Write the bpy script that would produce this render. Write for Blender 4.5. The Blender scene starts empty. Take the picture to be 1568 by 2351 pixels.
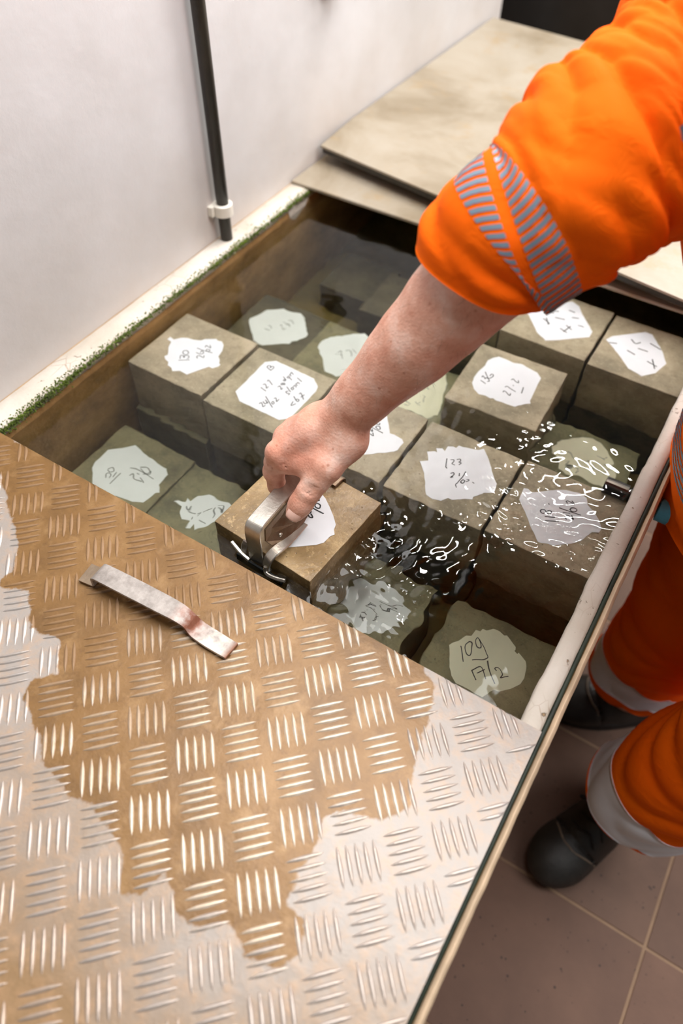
import bpy, bmesh, math, random
import numpy as np
from mathutils import Vector, Matrix, noise as mnoise

random.seed(7)
rng = np.random.default_rng(7)
SC = bpy.context.scene
COL = SC.collection

# ------------------------------------------------------------------ camera
cam_d = bpy.data.cameras.new('camera')
cam = bpy.data.objects.new('camera', cam_d)
COL.objects.link(cam)
RIGHT, UP, FWD = Vector((.8491, .5281, .0113)), Vector((-.4212, .6634, .6186)), Vector((-.3192, .5302, -.7855))
mw = Matrix((RIGHT, UP, -FWD)).transposed().to_4x4()
mw.translation = Vector((.5986, -.5871, 1.4632))
cam.matrix_world = mw
cam_d.sensor_fit = 'VERTICAL'
cam_d.sensor_height = 36.0
cam_d.lens = 1670.0 * 36.0 / 2351.0
cam_d.clip_start = .02
cam_d.dof.use_dof = True
cam_d.dof.focus_distance = .86
cam_d.dof.aperture_fstop = 2.7
SC.camera = cam
SC.cycles.sample_clamp_indirect = 0.0
SC.cycles.max_bounces = 8
SC.cycles.diffuse_bounces = 3
SC.cycles.glossy_bounces = 3
SC.cycles.transmission_bounces = 8
SC.cycles.adaptive_threshold = .03

# ------------------------------------------------------------------ light
W = bpy.data.worlds.new('world')
SC.world = W
W.use_nodes = True
bg = W.node_tree.nodes['Background']
bg.inputs[0].default_value = (1.0, .985, .965, 1)
bg.inputs[1].default_value = .12

def area(name, loc, target, sx, sy, power, col=(1, 1, 1)):
    l = bpy.data.lights.new(name, 'AREA')
    l.shape = 'RECTANGLE'
    l.size, l.size_y, l.energy, l.color = sx, sy, power, col
    o = bpy.data.objects.new(name, l)
    COL.objects.link(o)
    o.location = loc
    o.rotation_euler = (Vector(target) - Vector(loc)).to_track_quat('-Z', 'Y').to_euler()
    return o

area('window_light', (.95, 3.45, 2.0), (.25, .1, .72), 2.4, 1.3, 80, (1, .985, .965))
area('added_overhead_light', (.25, .26, 2.65), (.25, .26, 0), 1.6, 1.2, 52, (1, .99, .975))  # added soft overhead source; lights the tops, leaves cube fronts darker
area('added_overhead_light', (1.9, .35, 2.65), (1.3, .0, 0), 1.1, 1.1, 32, (1, .99, .975))  # added fill that brightens the legs and the floor
area('water_glint_light', (.42, 1.86, 2.6), (.42, 1.86, 0), .42, .05, 9, (1, .98, .95))  # strips added overhead to make glints on the rippled water
area('water_glint_light', (.50, 1.22, 2.6), (.50, 1.22, 0), .42, .05, 9, (1, .98, .95))
area('water_glint_light', (-.46, 1.62, 2.6), (-.46, 1.62, 0), .05, .42, 9, (1, .98, .95))
area('water_glint_light', (.16, 1.15, 2.6), (.16, 1.15, 0), .05, .42, 9, (1, .98, .95))

SC.view_settings.view_transform = 'Standard'
SC.view_settings.look = 'None'
SC.view_settings.exposure = .24
SC.view_settings.gamma = 1.0
SC.view_settings.use_curve_mapping = False

# ------------------------------------------------------------------ measures (metres)
Z_TOP = .70      # tops of the upper layer of cubes
Z_LOW = .55      # tops of the lower layer
Z_WATER = .722
Z_RIM = .75
Z_PLATE = .754
XL, XR = -.163, .6145      # inner faces of the tank walls
WALL_X = -.203

# ------------------------------------------------------------------ mesh helpers
WL = {}          # world location of every object that parents parts

def mesh_obj(name, verts, faces, mat, parent=None, smooth=False, uv=None):
    base = WL.get(parent, Vector((0, 0, 0))) if parent is not None else Vector((0, 0, 0))
    me = bpy.data.meshes.new(name)
    v = np.asarray(verts, dtype=float) - np.array(base)
    me.from_pydata(v.tolist(), [], [list(map(int, f)) for f in faces])
    me.validate()
    if smooth:
        me.polygons.foreach_set('use_smooth', [True] * len(me.polygons))
    me.update()
    o = bpy.data.objects.new(name, me)
    COL.objects.link(o)
    if mat:
        me.materials.append(mat)
    if parent is not None:
        o.parent = parent
    WL[o] = base
    return o

def own_origin(o, loc):
    """move a top-level mesh's origin to loc"""
    loc = Vector(loc)
    o.data.transform(Matrix.Translation(-loc))
    o.location = loc
    WL[o] = loc
    return o

def tag(o, label=None, cat=None, group=None, kind=None):
    if label: o['label'] = label
    if cat: o['category'] = cat
    if group: o['group'] = group
    if kind: o['kind'] = kind
    return o

def thing(name, label, cat, loc, group=None, kind=None):
    o = bpy.data.objects.new(name, None)
    o.empty_display_size = .05
    COL.objects.link(o)
    o.location = loc
    WL[o] = Vector(loc)
    return tag(o, label, cat, group, kind)

BOXF = [(0, 3, 2, 1), (4, 5, 6, 7), (0, 1, 5, 4), (1, 2, 6, 5), (2, 3, 7, 6), (3, 0, 4, 7)]

def bm_obj(name, bm, mat, parent=None, smooth=False):
    bm.verts.ensure_lookup_table(); bm.verts.index_update()
    v = [tuple(x.co) for x in bm.verts]
    f = [[x.index for x in p.verts] for p in bm.faces]
    bm.free()
    return mesh_obj(name, v, f, mat, parent, smooth)

def box_bm(x0, x1, y0, y1, z0, z1, bev=0.0, seg=2, rz=0.0):
    bm = bmesh.new()
    vs = [bm.verts.new(p) for p in ((x0, y0, z0), (x1, y0, z0), (x1, y1, z0), (x0, y1, z0),
                                    (x0, y0, z1), (x1, y0, z1), (x1, y1, z1), (x0, y1, z1))]
    for f in BOXF:
        bm.faces.new([vs[i] for i in f])
    if bev > 0:
        bmesh.ops.bevel(bm, geom=bm.edges[:], offset=bev, segments=seg, profile=.6, affect='EDGES')
    if rz:
        c = Vector(((x0 + x1) / 2, (y0 + y1) / 2, 0))
        bmesh.ops.rotate(bm, cent=c, matrix=Matrix.Rotation(rz, 3, 'Z'), verts=bm.verts)
    return bm

def box(name, x0, x1, y0, y1, z0, z1, mat, parent=None, bev=0.0, rz=0.0):
    return bm_obj(name, box_bm(x0, x1, y0, y1, z0, z1, bev, 2, rz), mat, parent)

def catmull(pts, n):
    P = [np.array(p, float) for p in pts]
    P = [2 * P[0] - P[1]] + P + [2 * P[-1] - P[-2]]
    out = []
    for i in range(1, len(P) - 2):
        for k in range(n):
            t = k / n
            a, b, c, d = P[i - 1], P[i], P[i + 1], P[i + 2]
            out.append(.5 * ((2 * b) + (c - a) * t + (2 * a - 5 * b + 4 * c - d) * t * t + (3 * b - a - 3 * c + d) * t ** 3))
    out.append(P[-2])
    return np.array(out)

def frames(path, up0=(0, 0, 1)):
    path = np.asarray(path, float)
    T = np.gradient(path, axis=0)
    T /= np.linalg.norm(T, axis=1)[:, None]
    N = np.zeros_like(T)
    n = np.array(up0, float)
    n -= n.dot(T[0]) * T[0]
    if np.linalg.norm(n) < 1e-6:
        n = np.array((1., 0, 0)); n -= n.dot(T[0]) * T[0]
    n /= np.linalg.norm(n)
    for i in range(len(T)):
        n = n - n.dot(T[i]) * T[i]
        n /= np.linalg.norm(n)
        N[i] = n
    B = np.cross(T, N)
    return T, N, B

def grid_faces(nr, nc, close=True):
    f = []
    m = nc if close else nc - 1
    for i in range(nr - 1):
        for j in range(m):
            k = (j + 1) % nc
            f.append((i * nc + j, i * nc + k, (i + 1) * nc + k, (i + 1) * nc + j))
    return f

def tube(path, rad, n=12, cap=True, up0=(0, 0, 1), prof=None):
    """sweep a circle (or a flat 2-D profile) along a path -> verts, faces"""
    path = np.asarray(path, float)
    T, N, B = frames(path, up0)
    r = np.broadcast_to(np.asarray(rad, float), (len(path),))
    V = []
    for i, p in enumerate(path):
        if prof is None:
            for j in range(n):
                a = 2 * math.pi * j / n
                V.append(p + r[i] * (math.cos(a) * N[i] + math.sin(a) * B[i]))
        else:
            for (a, b) in prof:
                V.append(p + a * r[i] * B[i] + b * N[i])
    m = n if prof is None else len(prof)
    F = grid_faces(len(path), m)
    if cap:
        F.append(tuple(range(m))[::-1]); F.append(tuple(range((len(path) - 1) * m, len(path) * m)))
    return V, F

def joinvf(lst):
    V, F = [], []
    for v, f in lst:
        o = len(V)
        V.extend([tuple(x) for x in v])
        F.extend([tuple(i + o for i in q) for q in f])
    return V, F

def lathe(profile, c, axis='Z', n=24):
    """profile: (radius, height) pairs"""
    V, F = [], []
    for (r, h) in profile:
        for j in range(n):
            a = 2 * math.pi * j / n
            p = (r * math.cos(a), r * math.sin(a), h)
            if axis == 'X': p = (p[2], p[0], p[1])
            if axis == 'Y': p = (p[0], p[2], p[1])
            V.append((c[0] + p[0], c[1] + p[1], c[2] + p[2]))
    F = grid_faces(len(profile), n)
    F.append(tuple(range(n))[::-1]); F.append(tuple(range((len(profile) - 1) * n, len(profile) * n)))
    return V, F

def poly_prism(pts, z0, z1):
    n = len(pts)
    a = sum(pts[i][0] * pts[(i + 1) % n][1] - pts[(i + 1) % n][0] * pts[i][1] for i in range(n))
    if a < 0: pts = pts[::-1]
    V = [(x, y, z0) for x, y in pts] + [(x, y, z1) for x, y in pts]
    F = [tuple(range(n))[::-1], tuple(range(n, 2 * n))]
    F += [(i, (i + 1) % n, n + (i + 1) % n, n + i) for i in range(n)]
    return V, F

# ------------------------------------------------------------------ signed-distance modelling
class Field:
    def __init__(s, lo, hi, h):
        s.lo, s.h = np.array(lo, float), h
        s.n = np.ceil((np.array(hi) - s.lo) / h).astype(int) + 1
        s.D = np.full(s.n, .05, np.float32)
        s.ax = [s.lo[i] + h * np.arange(s.n[i]) for i in range(3)]

    def _win(s, lo, hi):
        a = np.clip(np.floor((np.array(lo) - s.lo) / s.h).astype(int), 0, s.n - 1)
        b = np.clip(np.ceil((np.array(hi) - s.lo) / s.h).astype(int) + 1, 1, s.n)
        sl = tuple(slice(a[i], b[i]) for i in range(3))
        g = np.meshgrid(*[s.ax[i][sl[i]] for i in range(3)], indexing='ij', sparse=True)
        return sl, g

    def _mix(s, sl, d, k, sub):
        D = s.D[sl]
        if sub:
            d = -d
            hh = np.clip(.5 - .5 * (D - d) / k, 0, 1)
            s.D[sl] = D + (d - D) * hh + k * hh * (1 - hh)
        else:
            hh = np.clip(.5 + .5 * (D - d) / k, 0, 1)
            s.D[sl] = D + (d - D) * hh - k * hh * (1 - hh)

    def cone(s, a, b, ra, rb, k=.006, sub=False):
        a, b = np.array(a, float), np.array(b, float)
        m = max(ra, rb) + max(.02, 2 * k)
        sl, (X, Y, Z) = s._win(np.minimum(a, b) - m, np.maximum(a, b) + m)
        ab = b - a
        L = max(ab.dot(ab), 1e-12)
        t = np.clip(((X - a[0]) * ab[0] + (Y - a[1]) * ab[1] + (Z - a[2]) * ab[2]) / L, 0, 1)
        d = np.sqrt((X - a[0] - t * ab[0]) ** 2 + (Y - a[1] - t * ab[1]) ** 2 + (Z - a[2] - t * ab[2]) ** 2) - (ra + (rb - ra) * t)
        s._mix(sl, d.astype(np.float32), k, sub)

    def chain(s, pts, rad, k=.006, sub=False):
        for i in range(len(pts) - 1):
            s.cone(pts[i], pts[i + 1], rad[i], rad[i + 1], k, sub)

    def ell(s, c, r, rot=None, k=.006, sub=False):
        c, r = np.array(c, float), np.array(r, float)
        m = r.max() + max(.02, 2 * k)
        sl, (X, Y, Z) = s._win(c - m, c + m)
        P = np.stack(np.broadcast_arrays(X - c[0], Y - c[1], Z - c[2]), -1)
        if rot is not None:
            P = P @ np.array(rot, float).T      # rows of rot: local axes
        q = np.linalg.norm(P / r, axis=-1)
        g = np.linalg.norm(P / (r * r), axis=-1) + 1e-9
        d = q * (q - 1) / g
        s._mix(sl, d.astype(np.float32), k, sub)

    def mesh(s):
        D = s.D
        I = D < 0
        nx, ny, nz = D.shape
        cnt = np.zeros((nx - 1, ny - 1, nz - 1), np.int32)
        acc = np.zeros((nx - 1, ny - 1, nz - 1, 3), np.float32)
        quads = []
        for ax in range(3):
            s0 = [slice(None)] * 3; s1 = [slice(None)] * 3
            s0[ax] = slice(0, -1); s1[ax] = slice(1, None)
            A, Bv = D[tuple(s0)], D[tuple(s1)]
            cr = np.argwhere(I[tuple(s0)] != I[tuple(s1)])
            if not len(cr): continue
            va = A[tuple(cr.T)]; vb = Bv[tuple(cr.T)]
            t = va / (va - vb)
            pos = cr.astype(np.float32); pos[:, ax] += t
            o1, o2 = [(1, 2), (2, 0), (0, 1)][ax]
            ok = (cr[:, o1] > 0) & (cr[:, o2] > 0) & (cr[:, o1] < D.shape[o1] - 1) & (cr[:, o2] < D.shape[o2] - 1)
            cr, pos, va = cr[ok], pos[ok], va[ok]
            cells = []
            for (d1, d2) in ((-1, -1), (0, -1), (0, 0), (-1, 0)):
                c = cr.copy(); c[:, o1] += d1; c[:, o2] += d2
                np.add.at(cnt, tuple(c.T), 1)
                np.add.at(acc, tuple(c.T), pos)
                cells.append(np.ravel_multi_index(tuple(c.T), cnt.shape))
            q = np.stack(cells, 1)
            q[va > 0] = q[va > 0][:, ::-1]
            quads.append(q)
        Q = np.concatenate(quads)
        ids = np.unique(Q)
        lut = np.full(cnt.size, -1, np.int64); lut[ids] = np.arange(len(ids))
        P = acc.reshape(-1, 3)[ids] / cnt.reshape(-1)[ids][:, None]
        return s.lo + P * s.h, lut[Q]

def relax(V, F, it=2, lam=.5):
    V = np.array(V, float)
    F = np.asarray(F)
    e = np.concatenate([F[:, [0, 1]], F[:, [1, 2]], F[:, [2, 3]], F[:, [3, 0]]])
    e = np.concatenate([e, e[:, ::-1]])
    for _ in range(it):
        S = np.zeros_like(V); c = np.zeros(len(V))
        np.add.at(S, e[:, 0], V[e[:, 1]]); np.add.at(c, e[:, 0], 1)
        V += lam * (S / np.maximum(c, 1)[:, None] - V)
    return V

def vnormals(V, F):
    F = np.asarray(F)
    n = np.cross(V[F[:, 2]] - V[F[:, 0]], V[F[:, 3]] - V[F[:, 1]])
    N = np.zeros_like(V)
    for k in range(4):
        np.add.at(N, F[:, k], n)
    return N / (np.linalg.norm(N, axis=1)[:, None] + 1e-12)

# ------------------------------------------------------------------ materials
def srgb(r, g, b):
    f = lambda c: (c / 255) / 12.92 if c <= 10 else ((c / 255 + .055) / 1.055) ** 2.4
    return (f(r), f(g), f(b), 1)

class NM:
    def __init__(s, name):
        s.m = bpy.data.materials.new(name)
        s.m.use_nodes = True
        s.t = s.m.node_tree
        s.b = s.t.nodes['Principled BSDF']
        s.out = s.t.nodes['Material Output']
        s._co = None

    def n(s, typ, **kw):
        x = s.t.nodes.new(typ)
        for k, v in kw.items(): setattr(x, k, v)
        return x

    def link(s, a, b): s.t.links.new(a, b)

    def co(s):
        if s._co is None:
            s._co = s.n('ShaderNodeTexCoord').outputs['Object']
        return s._co

    def map(s, scale=(1, 1, 1), rot=(0, 0, 0), loc=(0, 0, 0), src=None):
        x = s.n('ShaderNodeMapping')
        x.inputs['Scale'].default_value = scale
        x.inputs['Rotation'].default_value = rot
        x.inputs['Location'].default_value = loc
        s.link(src or s.co(), x.inputs['Vector'])
        return x.outputs[0]

    def noise(s, scale, detail=4, rough=.55, src=None, dist=0):
        x = s.n('ShaderNodeTexNoise')
        x.inputs['Scale'].default_value = scale
        x.inputs['Detail'].default_value = detail
        x.inputs['Roughness'].default_value = rough
        x.inputs['Distortion'].default_value = dist
        s.link(src or s.co(), x.inputs['Vector'])
        return x.outputs['Fac']

    def vor(s, scale, src=None, feature='F1'):
        x = s.n('ShaderNodeTexVoronoi', feature=feature)
        x.inputs['Scale'].default_value = scale
        s.link(src or s.co(), x.inputs['Vector'])
        return x.outputs['Distance']

    def ramp(s, fac, stops):
        x = s.n('ShaderNodeValToRGB')
        el = x.color_ramp.elements
        while len(el) < len(stops): el.new(.5)
        for e, (p, c) in zip(el, stops):
            e.position = p
            e.color = c if len(c) == 4 else (*c, 1)
        s.link(fac, x.inputs[0])
        return x.outputs[0]

    def step(s, fac, a, b):
        x = s.n('ShaderNodeMapRange')
        x.inputs['From Min'].default_value = a
        x.inputs['From Max'].default_value = b
        s.link(fac, x.inputs[0])
        return x.outputs[0]

    def math(s, op, a, b=None):
        x = s.n('ShaderNodeMath', operation=op)
        for i, v in enumerate((a, b)):
            if v is None: continue
            if isinstance(v, (int, float)): x.inputs[i].default_value = v
            else: s.link(v, x.inputs[i])
        return x.outputs[0]

    def mix(s, fac, a, b, blend='MIX'):
        x = s.n('ShaderNodeMix', data_type='RGBA', blend_type=blend)
        for sock, v in ((x.inputs[0], fac), (x.inputs[6], a), (x.inputs[7], b)):
            if isinstance(v, (int, float)): sock.default_value = v
            elif isinstance(v, tuple): sock.default_value = v
            else: s.link(v, sock)
        return x.outputs[2]

    def bump(s, h, dist=.001, strength=1.0, prev=None):
        x = s.n('ShaderNodeBump')
        x.inputs['Distance'].default_value = dist
        x.inputs['Strength'].default_value = strength
        s.link(h, x.inputs['Height'])
        if prev is not None: s.link(prev, x.inputs['Normal'])
        s.link(x.outputs[0], s.b.inputs['Normal'])
        return x.outputs[0]

    def set(s, **kw):
        for k, v in kw.items():
            sock = s.b.inputs[k.replace('_', ' ')]
            if hasattr(v, 'is_linked') or isinstance(v, bpy.types.NodeSocket): s.link(v, sock)
            else: sock.default_value = v
        return s

def plain(name, col, rough=.5, metal=0.0, nscale=60, var=.12, bump=0.0, bscale=None):
    m = NM(name)
    c2 = tuple(max(0, min(1, x * (1 - var))) for x in col[:3]) + (1,)
    c3 = tuple(max(0, min(1, x * (1 + var))) for x in col[:3]) + (1,)
    f = m.noise(nscale)
    m.set(Base_Color=m.ramp(f, [(.3, c2), (.7, c3)]), Roughness=rough, Metallic=metal)
    if bump:
        m.bump(m.noise(bscale or nscale * 3), bump)
    return m.m

def concrete(name, base, dark, light, rough=.6, speck=.35, seed=0.0):
    m = NM(name)
    info = m.n('ShaderNodeObjectInfo')
    add = m.n('ShaderNodeVectorMath', operation='ADD')
    sc = m.n('ShaderNodeVectorMath', operation='SCALE')
    sc.inputs[0].default_value = (7.3, 3.1, 5.7)
    m.link(info.outputs['Random'], sc.inputs['Scale'])
    m.link(m.co(), add.inputs[0]); m.link(sc.outputs[0], add.inputs[1])
    v = add.outputs[0]
    big = m.noise(14, 5, .6, v)
    c = m.ramp(big, [(.28, dark), (.5, base), (.75, light)])
    sp = m.noise(190, 3, .6, v)
    c = m.mix(m.math('MULTIPLY', m.step(sp, .56, .64), speck), c, light)
    c = m.mix(m.math('MULTIPLY', m.step(m.noise(70, 5, .7, v), .52, .66), .45), c, dark)
    pits = m.vor(95, v)
    c = m.mix(m.math('MULTIPLY', m.step(pits, .13, .07), .6), c, dark)
    g2 = m.noise(520, 2, .5, v)
    c = m.mix(m.math('MULTIPLY', m.step(g2, .6, .72), .35), c, dark)
    tint = m.mix(info.outputs['Random'], (.93, .95, .9, 1), (1.06, 1.02, 1.0, 1))
    c = m.mix(1.0, c, tint, 'MULTIPLY')
    m.set(Base_Color=c, Roughness=rough)
    m.bump(m.math('SUBTRACT', m.noise(180, 4, .6, v), m.step(pits, .12, .04)), .0006)
    return m.m

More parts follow.
